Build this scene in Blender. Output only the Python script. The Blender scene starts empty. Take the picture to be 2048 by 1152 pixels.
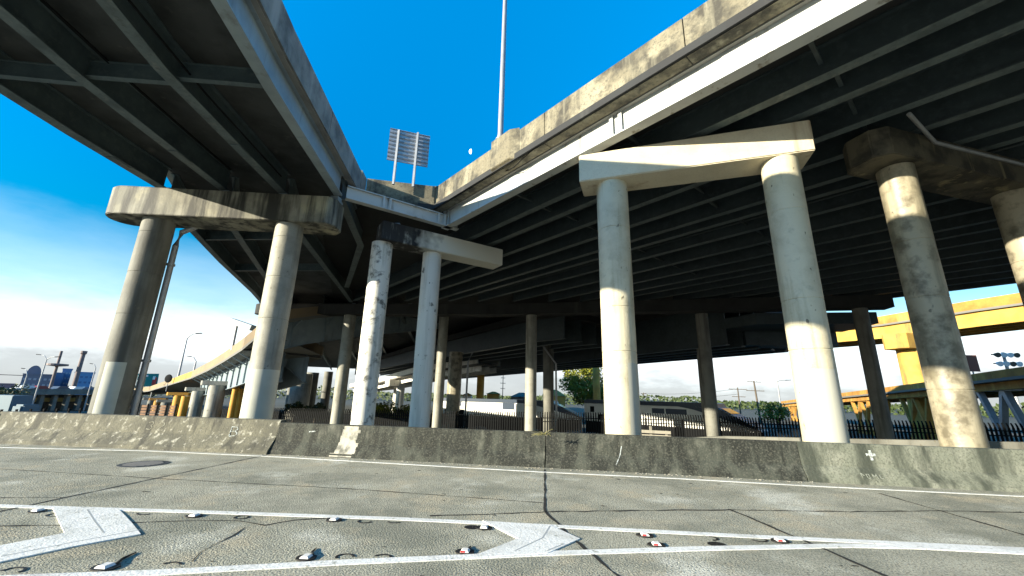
import bpy, bmesh, math, random
from mathutils import Vector, Matrix
random.seed(7)
S = bpy.context.scene
COL = S.collection
R = math.radians

# ------------------------------------------------------------------ camera
EYE = Vector((0.0, 0.0, 1.7))
FPX = 806.0                                   # focal length in pixels of a 2048 wide picture
_up = Vector((70.0, 3007.0, 806.0)).normalized()
_y = Vector((66.0, -218.0, 806.0)); _y = (_y - _up * _y.dot(_up)).normalized()
_x = Vector((_y.y*_up.z-_y.z*_up.y, _y.z*_up.x-_y.x*_up.z, _y.x*_up.y-_y.y*_up.x))
if _x.x < 0: _x = -_x
AX = (_x, _y, _up)                            # world axes seen from the camera (right, up, forward)
def ray(px, py):
    v = Vector((px-1024.0, 576.0-py, FPX)); return Vector([a.dot(v) for a in AX])
def at_z(px, py, z=0.0):
    r = ray(px, py); return EYE + r*((z-EYE.z)/r.z)
def at_d(px, py, d):
    r = ray(px, py); return EYE + r*(d/math.hypot(r.x, r.y))
cam = bpy.data.cameras.new('camera'); co = bpy.data.objects.new('camera', cam); COL.objects.link(co)
cr, cu, cf = [Vector([a[i] for a in AX]) for i in range(3)]
m = Matrix((cr, cu, -cf)).transposed().to_4x4(); m.translation = EYE
co.matrix_world = m
cam.sensor_fit = 'HORIZONTAL'; cam.sensor_width = 36; cam.lens = 36*FPX/2048
cam.clip_start = 0.05; cam.clip_end = 6000
S.camera = co

# ------------------------------------------------------------------ sky, sun, exposure
SUN_EL = 14.0
SUN_TO = Vector((-0.85, -0.53, 0)).normalized()           # horizontal direction towards the sun
w = bpy.data.worlds.new("World"); S.world = w; w.use_nodes = True
nt = w.node_tree; N = nt.nodes; L = nt.links
bg = N['Background']
sky = N.new('ShaderNodeTexSky'); sky.sky_type = 'NISHITA'; sky.sun_disc = False
sky.sun_elevation = R(SUN_EL); sky.sun_rotation = math.atan2(SUN_TO.x, SUN_TO.y)
sky.altitude = 0; sky.air_density = 1.0; sky.dust_density = 0.6; sky.ozone_density = 4.0
hs = N.new('ShaderNodeHueSaturation'); hs.inputs['Saturation'].default_value = 1.6; hs.inputs['Value'].default_value = 1.35
hs.inputs['Hue'].default_value = 0.49
L.new(sky.outputs[0], hs.inputs['Color'])
tc = N.new('ShaderNodeTexCoord'); sep = N.new('ShaderNodeSeparateXYZ'); L.new(tc.outputs['Generated'], sep.inputs[0])
mp = N.new('ShaderNodeMapping'); mp.inputs['Scale'].default_value = (2.2, 2.2, 7.0); L.new(tc.outputs['Generated'], mp.inputs[0])
no = N.new('ShaderNodeTexNoise'); no.inputs['Scale'].default_value = 1.6; no.inputs['Detail'].default_value = 8; no.inputs['Roughness'].default_value = 0.58
L.new(mp.outputs[0], no.inputs['Vector'])
def mathn(op, a, b=None, c=None):
    n = N.new('ShaderNodeMath'); n.operation = op
    for i, v in enumerate((a, b, c)):
        if v is None: continue
        if isinstance(v, (int, float)): n.inputs[i].default_value = v
        else: L.new(v, n.inputs[i])
    return n.outputs[0]
def ramp(fac, stops):
    n = N.new('ShaderNodeValToRGB'); e = n.color_ramp.elements
    while len(e) < len(stops): e.new(0.5)
    for el, (p, v) in zip(e, stops): el.position = p; el.color = (v, v, v, 1)
    L.new(fac, n.inputs[0]); return n.outputs[0]
zz = mathn('ADD', sep.outputs['Z'], mathn('MULTIPLY', mathn('SUBTRACT', no.outputs['Fac'], 0.5), -0.10))
cl = ramp(zz, [(0.0, 0.95), (0.075, 1.0), (0.12, 0.78), (0.17, 0.36), (0.29, 0.0)])      # pale cloud bank that thins out with height
shade = ramp(mathn('ADD', sep.outputs['Z'], mathn('MULTIPLY', mathn('SUBTRACT', no.outputs['Fac'], 0.5), 0.22)), [(0.0, 0.44), (0.04, 0.50), (0.09, 1.0), (0.2, 1.1)])
cc = N.new('ShaderNodeMix'); cc.data_type = 'RGBA'; cc.blend_type = 'MULTIPLY'; cc.inputs[0].default_value = 1.0
cc.inputs[6].default_value = (3.5, 3.75, 3.85, 1); L.new(shade, cc.inputs[7])
mx = N.new('ShaderNodeMix'); mx.data_type = 'RGBA'
L.new(cl, mx.inputs[0]); dk = N.new('ShaderNodeMix'); dk.data_type = 'RGBA'; dk.blend_type = 'MULTIPLY'; dk.inputs[0].default_value = 1.0
L.new(hs.outputs[0], dk.inputs[6]); tint = N.new('ShaderNodeValToRGB'); te = tint.color_ramp.elements
while len(te) < 5: te.new(.5)
for el_, (p_, c_) in zip(te, [(0.0, (.50, .46, .38)), (.16, (.36, .44, .37)), (.30, (.30, .45, .42)), (.48, (.34, .56, .60)), (.78, (.55, .88, .90))]): el_.position = p_; el_.color = (*c_, 1)
L.new(sep.outputs['Z'], tint.inputs[0]); L.new(tint.outputs[0], dk.inputs[7])
L.new(dk.outputs[2], mx.inputs[6]); L.new(cc.outputs[2], mx.inputs[7])
L.new(mx.outputs[2], bg.inputs['Color']); bg.inputs['Strength'].default_value = 0.125

sl = bpy.data.lights.new('sun', 'SUN'); sl.energy = 4.2; sl.angle = R(0.5); sl.color = (1.0, 0.90, 0.70)
so = bpy.data.objects.new('sun', sl); COL.objects.link(so)
_d = Vector((-SUN_TO.x*math.cos(R(SUN_EL)), -SUN_TO.y*math.cos(R(SUN_EL)), -math.sin(R(SUN_EL))))
so.rotation_euler = _d.to_track_quat('-Z', 'Y').to_euler(); so.location = (-40, -30, 40)
vs = S.view_settings; vs.view_transform = 'Standard'; vs.look = 'None'; vs.exposure = 1.75; vs.gamma = 1.0
S.cycles.max_bounces = 6; S.cycles.diffuse_bounces = 3

# ------------------------------------------------------------------ materials
MATS = {}
def mat(name, base, rough=0.75, spots=None, streak=None, fine=None, metal=0.0, bump=0.0, bscale=40.0, spec=0.4, fade=None, patch=None, pits=None):
    """base colour, then: patch (colour, scale, lo, hi) broad discolouring; spots (colour, scale, lo, hi) blotches;
    streak (colour, scale, lo, hi) runs downwards; fine (colour, scale, amount) grain."""
    if name in MATS: return MATS[name]
    M = bpy.data.materials.new(name); M.use_nodes = True; t = M.node_tree; n = t.nodes; l = t.links
    b = n['Principled BSDF']; b.inputs['Roughness'].default_value = rough; b.inputs['Metallic'].default_value = metal
    b.inputs['Specular IOR Level'].default_value = spec
    tcn = n.new('ShaderNodeTexCoord'); vec = tcn.outputs['Object']
    rgb = n.new('ShaderNodeRGB'); rgb.outputs[0].default_value = (*base, 1); cur = rgb.outputs[0]
    def layer(col, sc, lo, hi, vscale=(1, 1, 1), detail=6, off=0.0, ro=0.6):
        nonlocal cur
        mpn = n.new('ShaderNodeMapping'); mpn.inputs['Scale'].default_value = vscale; mpn.inputs['Location'].default_value = (off, off*1.7, off*.6)
        l.new(vec, mpn.inputs[0])
        nn = n.new('ShaderNodeTexNoise'); nn.inputs['Scale'].default_value = sc; nn.inputs['Detail'].default_value = detail; nn.inputs['Roughness'].default_value = ro
        l.new(mpn.outputs[0], nn.inputs['Vector'])
        mr = n.new('ShaderNodeMapRange'); mr.inputs['From Min'].default_value = lo; mr.inputs['From Max'].default_value = hi
        l.new(nn.outputs['Fac'], mr.inputs['Value'])
        mxn = n.new('ShaderNodeMix'); mxn.data_type = 'RGBA'; l.new(mr.outputs[0], mxn.inputs[0]); l.new(cur, mxn.inputs[6]); mxn.inputs[7].default_value = (*col, 1)
        cur = mxn.outputs[2]; return mr.outputs[0]
    if patch: layer(patch[0], patch[1], patch[2], patch[3], off=11.3, detail=3)
    if spots: layer(spots[0], spots[1], spots[2], spots[3], off=3.1)
    if streak: layer(streak[0], streak[1], streak[2], streak[3], (1, 1, 0.09), off=7.7, detail=7)
    if fine: layer(fine[0], fine[1], 0.5-fine[2]*0.0, 0.5+fine[2], off=1.9, detail=4, ro=0.7)
    if pits: layer(pits[0], pits[1], pits[2], pits[3], (1, 1, .6), off=5.9, detail=2, ro=.4)
    if fade:      # (clean colour, x0, x1): stains die out along the piece
        sx = n.new('ShaderNodeSeparateXYZ'); l.new(vec, sx.inputs[0]); nz = n.new('ShaderNodeTexNoise'); nz.inputs['Scale'].default_value = 1.5; l.new(vec, nz.inputs['Vector'])
        ad = n.new('ShaderNodeMath'); ad.operation = 'MULTIPLY_ADD'; ad.inputs[1].default_value = 2.4; l.new(nz.outputs['Fac'], ad.inputs[0]); l.new(sx.outputs[0], ad.inputs[2])
        mr = n.new('ShaderNodeMapRange'); mr.inputs['From Min'].default_value = fade[1]+1.2; mr.inputs['From Max'].default_value = fade[2]+1.2; l.new(ad.outputs[0], mr.inputs['Value'])
        mxn = n.new('ShaderNodeMix'); mxn.data_type = 'RGBA'; l.new(mr.outputs[0], mxn.inputs[0]); l.new(cur, mxn.inputs[6]); mxn.inputs[7].default_value = (*fade[0], 1); cur = mxn.outputs[2]
    l.new(cur, b.inputs['Base Color'])
    if bump:
        bn = n.new('ShaderNodeTexNoise'); bn.inputs['Scale'].default_value = bscale; bn.inputs['Detail'].default_value = 5; l.new(vec, bn.inputs['Vector'])
        bp = n.new('ShaderNodeBump'); bp.inputs['Strength'].default_value = bump; bp.inputs['Distance'].default_value = 0.02
        l.new(bn.outputs['Fac'], bp.inputs['Height']); l.new(bp.outputs[0], b.inputs['Normal'])
    MATS[name] = M; return M
def emis(name, col, s):
    M = bpy.data.materials.new(name); M.use_nodes = True; b = M.node_tree.nodes['Principled BSDF']
    b.inputs['Base Color'].default_value = (*col, 1); b.inputs['Emission Color'].default_value = (*col, 1); b.inputs['Emission Strength'].default_value = s
    return M

ROADM = mat('road_concrete', (0.42, 0.405, 0.32), 0.85, spots=((0.25, 0.25, 0.195), 0.8, 0.42, 0.64), patch=((0.62, 0.61, 0.52), 0.6, 0.55, 0.65), streak=((0.48, 0.42, 0.30), 1.1, 0.54, 0.70), fine=((0.12, 0.12, 0.095), 44, 0.13), bump=0.9, bscale=45)
EARTH = mat('earth', (0.06, 0.06, 0.05), 0.95, spots=((0.04, 0.05, 0.03), 0.1, 0.4, 0.7), fine=((0.10, 0.095, 0.085), 6, 0.2), bump=0.4)
PAINT = mat('white_road_paint', (0.82, 0.82, 0.79), 0.6, spots=((0.60, 0.60, 0.56), 2.2, 0.50, 0.70), streak=((0.36, 0.36, 0.30), 10, 0.62, 0.67), fine=((0.50, 0.50, 0.46), 26, 0.24), bump=0.35)
CRACK = mat('joint_tar', (0.018, 0.018, 0.017), 0.9)
BITUM = mat('bitumen', (0.012, 0.012, 0.012), 0.55)
BARR = mat('barrier_concrete', (0.145, 0.138, 0.10), 0.85, spots=((0.36, 0.35, 0.29), 5.5, 0.56, 0.66), patch=((0.09, 0.087, 0.065), 1.1, 0.44, 0.60), streak=((0.05, 0.049, 0.038), 2.8, 0.50, 0.63), fine=((0.075, 0.073, 0.06), 22, 0.18), bump=0.8, bscale=18)
BARRD = mat('barrier_concrete_dark', (0.045, 0.050, 0.040), 0.85, spots=((0.12, 0.122, 0.10), 2.2, 0.55, 0.70), streak=((0.013, 0.015, 0.012), 3.2, 0.40, 0.56), fine=((0.10, 0.10, 0.08), 26, 0.24), bump=0.7, bscale=18)
BARRM = mat('barrier_concrete_green', (0.15, 0.16, 0.125), 0.85, spots=((0.23, 0.235, 0.19), 1.7, 0.5, 0.7), streak=((0.045, 0.052, 0.04), 2.5, 0.46, 0.62), fine=((0.06, 0.064, 0.05), 24, 0.2), bump=0.7, bscale=18)
LIMEWASH = mat('pale_scuff', (0.42, 0.40, 0.34), 0.9, spots=((0.2, 0.2, 0.17), 5, 0.5, 0.65), streak=((0.13, 0.13, 0.11), 3, 0.5, 0.62))
CONC = mat('column_concrete', (0.31, 0.305, 0.26), 0.62, spots=((0.21, 0.207, 0.175), 1.1, 0.45, 0.68), streak=((0.14, 0.135, 0.11), 1.7, 0.53, 0.68), fine=((0.24, 0.235, 0.20), 22, 0.3), pits=((0.13, 0.12, 0.09), 6.0, 0.71, 0.76), bump=0.35, bscale=12)
CONCW = mat('pale_concrete', (0.74, 0.73, 0.67), 0.6, spots=((0.20, 0.20, 0.175), 2.0, 0.64, 0.69), streak=((0.52, 0.51, 0.45), 1.9, 0.52, 0.7), pits=((0.13, 0.12, 0.09), 6.0, 0.71, 0.76), bump=0.25, bscale=14)  # near-white, much paler than the other column concretes
CONCW2 = mat('blotched_pale_concrete', (0.74, 0.73, 0.67), 0.6, spots=((0.17, 0.17, 0.15), 2.6, 0.53, 0.66), streak=((0.40, 0.39, 0.33), 2.6, 0.5, 0.7), bump=0.25, bscale=14)
CONCB = mat('stained_concrete', (0.25, 0.24, 0.19), 0.7, spots=((0.15, 0.145, 0.11), 0.8, 0.42, 0.60), streak=((0.028, 0.028, 0.022), 1.5, 0.45, 0.58), patch=((0.34, 0.315, 0.21), 0.7, 0.52, 0.66), bump=0.4, bscale=12)
CONCK = mat('black_stained_concrete', (0.36, 0.36, 0.32), 0.65, streak=((0.018, 0.018, 0.018), 2.8, 0.36, 0.52), spots=((0.04, 0.04, 0.037), 1.1, 0.40, 0.52), fade=((0.72, 0.71, 0.63), 1.7, 3.0), bump=0.3, bscale=14)
CONCC = mat('warm_pale_concrete', (0.54, 0.50, 0.37), 0.55, spots=((0.42, 0.385, 0.28), 1.2, 0.45, 0.68), streak=((0.31, 0.28, 0.19), 2.0, 0.54, 0.68), patch=((0.40, 0.38, 0.29), 2.4, 0.58, 0.68), fine=((0.50, 0.47, 0.36), 18, 0.3), pits=((0.13, 0.12, 0.09), 6.0, 0.71, 0.76), bump=0.4, bscale=12)  # sunlit warmth put into the colour of the right pier's columns
CAPDK = mat('shade_dark_concrete', (0.032, 0.033, 0.032), 0.85, spots=((0.02, 0.02, 0.019), 0.7, 0.42, 0.7), streak=((0.07, 0.068, 0.06), 0.8, 0.6, 0.75))  # shade below the decks put into the cap's near-black colour
CAPDD = mat('shaded_stained_cap_concrete', (0.10, 0.09, 0.062), 0.6, spots=((0.035, 0.033, 0.025), 1.1, 0.44, 0.58), streak=((0.26, 0.225, 0.13), 1.6, 0.58, 0.70), bump=0.4, bscale=10)  # dark base holds the unlit cap's shade; blotches and runs are stains
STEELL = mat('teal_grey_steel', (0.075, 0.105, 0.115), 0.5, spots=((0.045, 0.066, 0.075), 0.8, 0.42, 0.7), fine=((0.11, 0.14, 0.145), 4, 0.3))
FLANGE = mat('pale_flange_paint', (0.105, 0.135, 0.14), 0.55, spots=((0.06, 0.08, 0.085), 1.2, 0.45, 0.66), streak=((.15, .17, .165), 3, .55, .7), fine=((.05, .06, .06), 6, .3))  # paler than the webs, on downward flange faces only
CONCD = mat('dark_mottled_concrete', (0.32, 0.29, 0.21), 0.45, spots=((0.13, 0.115, 0.08), 1.5, 0.47, 0.62), streak=((0.16, 0.145, 0.10), 1.8, 0.5, 0.66), pits=((0.13, 0.12, 0.09), 6.0, 0.71, 0.76), bump=0.4, bscale=10)
CONCG = mat('grey_concrete', (0.19, 0.19, 0.165), 0.75, spots=((0.12, 0.12, 0.105), 0.6, 0.42, 0.66), streak=((0.075, 0.073, 0.06), 1.3, 0.52, 0.68), pits=((0.13, 0.12, 0.09), 6.0, 0.71, 0.76), bump=0.35, bscale=12)
RUSTC = mat('cap_concrete_rust_runs', (0.60, 0.55, 0.42), 0.6, spots=((0.50, 0.44, 0.32), 0.9, 0.45, 0.75), streak=((0.22, 0.115, 0.045), 0.9, 0.59, 0.72), fine=((0.46, 0.41, 0.31), 16, 0.3), bump=0.3, bscale=12)
PARA = mat('parapet_concrete', (0.175, 0.155, 0.105), 0.85, spots=((0.05, 0.046, 0.036), 0.9, 0.45, 0.58), patch=((0.30, 0.27, 0.19), 0.55, 0.50, 0.68), streak=((0.25, 0.23, 0.165), 1.5, 0.52, 0.66), fine=((0.085, 0.08, 0.06), 9, 0.2), bump=0.5, bscale=12)
PARAD = mat('dark_parapet_concrete', (0.20, 0.20, 0.185), 0.85, spots=((0.09, 0.09, 0.085), 1.0, 0.44, 0.66), streak=((0.29, 0.29, 0.27), 1.2, 0.54, 0.7), bump=0.35, bscale=16)
PATCHP = mat('cover_up_paint', (0.46, 0.47, 0.41), 0.65, spots=((0.40, 0.41, 0.35), 1.2, 0.45, 0.75))
SOFF = mat('deck_soffit', (0.028, 0.030, 0.031), 0.85, spots=((0.022, 0.022, 0.023), 0.7, 0.42, 0.7), streak=((0.055, 0.055, 0.052), 1.5, 0.6, 0.8), bump=0.2)  # under-deck shade put into the near-black slab colour
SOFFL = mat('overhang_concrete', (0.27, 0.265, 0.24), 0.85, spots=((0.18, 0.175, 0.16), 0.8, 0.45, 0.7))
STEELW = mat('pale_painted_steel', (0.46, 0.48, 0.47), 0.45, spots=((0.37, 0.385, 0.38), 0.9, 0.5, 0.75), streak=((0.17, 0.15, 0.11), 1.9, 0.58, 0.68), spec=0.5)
STEELD = mat('shade_dark_steel', (0.040, 0.056, 0.062), 0.5, spots=((0.026, 0.036, 0.042), 0.8, 0.42, 0.7), fine=((0.06, 0.08, 0.085), 4, 0.3), spec=0.4)  # steel darkened so its colour carries the shade under the decks
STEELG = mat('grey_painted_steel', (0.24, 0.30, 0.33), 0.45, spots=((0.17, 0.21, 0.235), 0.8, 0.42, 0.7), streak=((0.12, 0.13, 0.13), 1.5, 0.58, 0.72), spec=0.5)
GALV = mat('galvanised_steel', (0.36, 0.37, 0.38), 0.45, metal=0.35, spots=((0.28, 0.29, 0.3), 2, 0.4, 0.7))
ALU = mat('aluminium', (0.42, 0.43, 0.44), 0.4, metal=0.5, spots=((0.33, 0.33, 0.34), 3, 0.4, 0.7))
BLACKM = mat('black_paint', (0.010, 0.011, 0.012), 0.85, spec=0.1)
ORANGE = mat('sunlit_ochre_concrete', (0.42, 0.215, 0.045), 0.85, spots=((0.27, 0.13, 0.03), 0.5, 0.42, 0.66), streak=((0.50, 0.33, 0.08), 0.7, 0.52, 0.66), fine=((.30, .15, .03), 5, .3))  # orange of the low sun put into the concrete colour
YELLOW = mat('sunlit_yellow_concrete', (0.50, 0.325, 0.07), 0.85, spots=((0.38, 0.22, 0.05), 0.5, 0.42, 0.62), streak=((0.22, 0.14, 0.05), 0.7, 0.54, 0.68), fine=((.38, .25, .06), 4, .3))  # low sun's yellow put into the colour of lit ramps and columns
SILVER = mat('silver_body', (0.80, 0.80, 0.76), 0.45, spots=((0.70, 0.70, 0.66), 0.5, 0.4, 0.7))
NAVY = mat('navy_paint', (0.02, 0.04, 0.075), 0.35)
GLASS = mat('dark_glass', (0.012, 0.016, 0.02), 0.1, spec=0.6)
LEAF = mat('leaf', (0.20, 0.205, 0.015), 0.55, spots=((0.08, 0.10, 0.012), 0.5, 0.42, 0.62))
LEAF2 = mat('dark_leaf', (0.05, 0.075, 0.02), 0.6, spots=((0.03, 0.045, 0.012), 0.6, 0.42, 0.62))
BARK = mat('bark', (0.10, 0.08, 0.06), 0.9)
WOOD = mat('weathered_timber', (0.30, 0.28, 0.23), 0.85, streak=((0.16, 0.15, 0.12), 3, 0.5, 0.7))
BRICK = mat('hazed_mauve_facade', (0.21, 0.19, 0.235), 0.85, spots=((0.18, 0.16, 0.2), 0.05, 0.4, 0.7))  # facade colour lightened and greyed to stand in for distance haze
BLUEF = mat('hazed_blue_facade', (0.16, 0.22, 0.36), 0.8, spots=((0.12, 0.17, 0.3), 0.05, 0.4, 0.7))  # distance haze mixed into the blue
BLUEG = mat('bright_blue_facade', (0.10, 0.25, 0.46), 0.6)
WINF = mat('far_window', (0.42, 0.37, 0.40), 0.5)
TEAL = mat('sign_green', (0.0, 0.22, 0.20), 0.5)
RED = mat('red_paint', (0.50, 0.03, 0.03), 0.5)
WHITE = mat('white_plastic', (0.75, 0.74, 0.72), 0.45)
BOXC = mat('ochre_boxcar', (0.32, 0.18, 0.10), 0.8, streak=((0.18, 0.1, 0.06), 0.8, 0.5, 0.7))
YPOST = mat('yellow_post_and_sunlit_column', (0.56, 0.28, 0.03), 0.7, spots=((0.42, 0.2, 0.03), 1.0, 0.42, 0.7))  # holds the sun's yellow for lit ramp columns; yellow posts share it

# ------------------------------------------------------------------ mesh helpers
class MB:
    def __init__(s): s.bm = bmesh.new()
    def face(s, vs):
        v = [s.bm.verts.new(p) for p in vs]; s.bm.faces.new(v)
    def box(s, x0, x1, y0, y1, z0, z1): s.prism([(x0, y0), (x1, y0), (x1, y1), (x0, y1)], z0, z1); return s
    def prism(s, poly, z0, z1, bevel=0.0):
        f0 = (lambda x, y: z0) if not callable(z0) else z0
        f1 = (lambda x, y: z1) if not callable(z1) else z1
        a = [s.bm.verts.new((x, y, f0(x, y))) for x, y in poly]; b = [s.bm.verts.new((x, y, f1(x, y))) for x, y in poly]
        n = len(poly); fs = [s.bm.faces.new(a[::-1]), s.bm.faces.new(b)]
        for i in range(n): j = (i+1) % n; fs.append(s.bm.faces.new((a[i], a[j], b[j], b[i])))
        if bevel:
            es = set(e for f in fs for e in f.edges)
            bmesh.ops.bevel(s.bm, geom=list(es), offset=bevel, segments=2, affect='EDGES', clamp_overlap=True)
        return s
    def bar(s, p, q, wd, ht, roll_up=(0, 0, 1)):
        p, q = Vector(p), Vector(q); d = (q-p).normalized(); up = Vector(roll_up)
        if abs(d.dot(up)) > 0.98: up = Vector((0, 1, 0))
        r = d.cross(up).normalized(); u = r.cross(d)
        c = [(-1, -1), (1, -1), (1, 1), (-1, 1)]
        a = [s.bm.verts.new(p + r*(i*wd/2) + u*(j*ht/2)) for i, j in c]; b = [s.bm.verts.new(q + r*(i*wd/2) + u*(j*ht/2)) for i, j in c]
        s.bm.faces.new(a[::-1]); s.bm.faces.new(b)
        for i in range(4): j = (i+1) % 4; s.bm.faces.new((a[i], a[j], b[j], b[i]))
        return s
    def tube(s, pts, r, n=12):
        pts = [Vector(p) for p in pts]; rs = r if isinstance(r, (list, tuple)) else [r]*len(pts)
        rings = []
        for i, p in enumerate(pts):
            d = (pts[min(i+1, len(pts)-1)] - pts[max(i-1, 0)]).normalized()
            up = Vector((0, 0, 1)) if abs(d.z) < 0.95 else Vector((1, 0, 0))
            a = d.cross(up).normalized(); b = a.cross(d)
            rings.append([s.bm.verts.new(p + (a*math.cos(t*2*math.pi/n) + b*math.sin(t*2*math.pi/n))*rs[i]) for t in range(n)])
        for A, B in zip(rings, rings[1:]):
            for i in range(n): j = (i+1) % n; s.bm.faces.new((A[i], A[j], B[j], B[i]))
        s.bm.faces.new(rings[0][::-1]); s.bm.faces.new(rings[-1]); return s
    def lathe(s, x, y, prof, n=48):
        rings = [[s.bm.verts.new((x+r*math.cos(t*2*math.pi/n), y+r*math.sin(t*2*math.pi/n), z)) for t in range(n)] for r, z in prof]
        for A, B in zip(rings, rings[1:]):
            for i in range(n): j = (i+1) % n; s.bm.faces.new((A[i], A[j], B[j], B[i]))
        s.bm.faces.new(rings[0][::-1]); s.bm.faces.new(rings[-1]); return s
    def sweep(s, pts, prof, closed=True):
        """profile (u to the right of the path, v up) carried along a path with mitred corners"""
        pts = [Vector(p) for p in pts]; rings = []
        for i, p in enumerate(pts):
            ds = []
            if i > 0: ds.append((pts[i]-pts[i-1]).to_2d().normalized())
            if i < len(pts)-1: ds.append((pts[i+1]-pts[i]).to_2d().normalized())
            d = sum(ds, Vector((0, 0))).normalized(); k = 1.0/max(0.3, d.dot(ds[0]))
            r = Vector((d.y, -d.x, 0))*k
            rings.append([s.bm.verts.new(p + r*u + Vector((0, 0, v))) for u, v in prof])
        n = len(prof)
        for A, B in zip(rings, rings[1:]):
            for i in range(n): j = (i+1) % n; s.bm.faces.new((A[i], A[j], B[j], B[i]))
        s.bm.faces.new(rings[0][::-1]); s.bm.faces.new(rings[-1]); return s
    def ball(s, c, r, sub=2, sq=(1, 1, 1)):
        bmesh.ops.create_icosphere(s.bm, subdivisions=sub, radius=1, matrix=Matrix.Translation(c) @ Matrix.Diagonal((r*sq[0], r*sq[1], r*sq[2], 1))); return s
    def build(s, name, m, parent=None, smooth=None, kind=None, label=None):
        bmesh.ops.recalc_face_normals(s.bm, faces=s.bm.faces)
        if parent is not None:
            o0 = parent
            off = Vector((0, 0, 0))
            while o0 is not None: off += o0.location; o0 = o0.parent
            bmesh.ops.translate(s.bm, verts=s.bm.verts, vec=-off)
        me = bpy.data.meshes.new(name); s.bm.to_mesh(me); s.bm.free(); me.materials.append(m)
        if smooth:
            for p in me.polygons: p.use_smooth = True
            me.set_sharp_from_angle(angle=R(smooth))
        if name == 'girder' and m in (STEELD, STEELL):
            me.materials.append(FLANGE)
            zmin = min(v.co.z for v in me.vertices)
            for p in me.polygons:
                if p.normal.z < -.7 and p.center.z < zmin+.02: p.material_index = 1
        o = bpy.data.objects.new(name, me); COL.objects.link(o)
        if parent is not None: o.parent = parent
        if kind: o['kind'] = kind
        if label: o['label'] = label
        return o
def thing(name, label, cat, loc=(0, 0, 0), group=None):
    o = bpy.data.objects.new(name, None); COL.objects.link(o); o.empty_display_size = 0.2; o.location = loc
    o['label'] = label; o['category'] = cat
    if group: o['group'] = group
    return o
def tag(o, label, cat, group=None):
    o['label'] = label; o['category'] = cat
    if group: o['group'] = group
    return o
def copy_thing(root, loc, label=None):
    """a thing, its parts and sub-parts, sharing their meshes"""
    r = root.copy(); COL.objects.link(r); r.location = loc
    if label: r['label'] = label
    for ch in list(root.children):
        c = ch.copy(); COL.objects.link(c); c.parent = r
        for g in ch.children:
            d = g.copy(); COL.objects.link(d); d.parent = c
    return r

# ------------------------------------------------------------------ ground and road
def ground_z(x, y):
    if y < 12.3: return -0.35 if y > 12.1 else -0.35
    t = [(12.3, -0.35), (15, -1.0), (30, -1.6), (44, -2.2), (60, -3.6), (90, -4.0), (5000, -4.0)]
    for (a, za), (b, zb) in zip(t, t[1:]):
        if y <= b: return za + (zb-za)*(y-a)/(b-a)
    return -4.0
g = MB()
xs = [-4000, -800, -200, -80, -40, -20, 0, 20, 40, 80, 200, 800, 4000]; ys = [-3000, -300, -60, 0, 12.3, 15, 22, 30, 37, 44, 52, 60, 75, 90, 150, 300, 900, 4500]
gv = [[g.bm.verts.new((x, y, ground_z(x, y))) for x in xs] for y in ys]
for a, b in zip(gv, gv[1:]):
    for i in range(len(xs)-1): g.bm.faces.new((a[i], a[i+1], b[i+1], b[i]))
g.build('ground', EARTH, kind='structure')

BAR = [(-60, 13.6), (-30, 12.1), (-17, 11.55), (-7.6, 11.35), (0.0, 10.82), (5.85, 10.28), (10.4, 9.98), (20, 9.1), (34, 7.4)]   # foot of the barrier's road face
poly = [(x, y+0.32) for x, y in BAR]
road = MB().prism([(-60, -14), (34, -14)] + poly[::-1], -0.4, 0.0).build('road', ROADM, kind='structure')

def ribbon(pts, width, z0, z1, jag=0.0, step=0.25):
    """thin raised strip along pts, edges jittered when jag > 0"""
    mb = MB(); P = []
    for a, b in zip(pts, pts[1:]):
        a, b = Vector(a).to_2d(), Vector(b).to_2d(); n = max(1, int((b-a).length/step)) if jag else 1
        P += [a + (b-a)*(i/n) for i in range(n)]
    P.append(Vector(pts[-1]).to_2d())
    A, B = [], []
    for i, p in enumerate(P):
        d = (P[min(i+1, len(P)-1)]-P[max(i-1, 0)]).normalized(); nrm = Vector((-d.y, d.x))
        j = random.uniform(-jag, jag); ww = width*(1+random.uniform(-0.6, 0.9)*(1 if jag else 0))
        A.append(p + nrm*(ww/2+j)); B.append(p - nrm*(ww/2-j))
    for i in range(len(P)-1):
        mb.prism([B[i], B[i+1], A[i+1], A[i]], z0, z1) if not jag else mb.face([(*B[i], z1), (*B[i+1], z1), (*A[i+1], z1), (*A[i], z1)])
    bmesh.ops.remove_doubles(mb.bm, verts=mb.bm.verts, dist=1e-4)
    return mb
def g2(px, py): p = at_z(px, py); return (p.x, p.y)
def joint(pts, wd, jag): ribbon(pts, wd*1.25, 0, 0.004, jag, 0.18).build('pavement_joint', CRACK, road)
joint([(-7.55, 11.3), (-7.5, 5.0)], 0.03, 0.006); joint([(-7.5, 5.0), (-7.4, -3)], 0.03, 0.008)
joint([(0.0, 10.6), (0.0, 6.9)], 0.024, 0.006); joint([(0.0, 6.9), (0.35, 5.7), (0.75, 4.6), (1.6, 2.4)], 0.026, 0.012)
joint([(3.0, 7.52), (3.25, 6.3), (3.5, 5.0), (3.9, 3.0)], 0.03, 0.02)
joint([(6.6, 9.3), (6.62, 6.8), (6.6, 3)], 0.03, 0.008)
joint([(-15.2, 11.4), (-15.0, 2)], 0.03, 0.006)
joint([g2(0, 938), g2(310, 957), g2(700, 978), g2(1088, 1006)], 0.02, 0.008)
joint([g2(0, 996), g2(130, 995)], 0.02, 0.006)
joint([g2(860, 1032), g2(1000, 1028), g2(1095, 1024), g2(1330, 1021), g2(1465, 1020), g2(1700, 1024), g2(1860, 1022), g2(2048, 1025)], 0.03, 0.018)
joint([g2(0, 1052), g2(120, 1050), g2(260, 1046), g2(400, 1041), g2(470, 1042), g2(530, 1051), g2(590, 1040), g2(660, 1036)], 0.022, 0.015)
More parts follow.
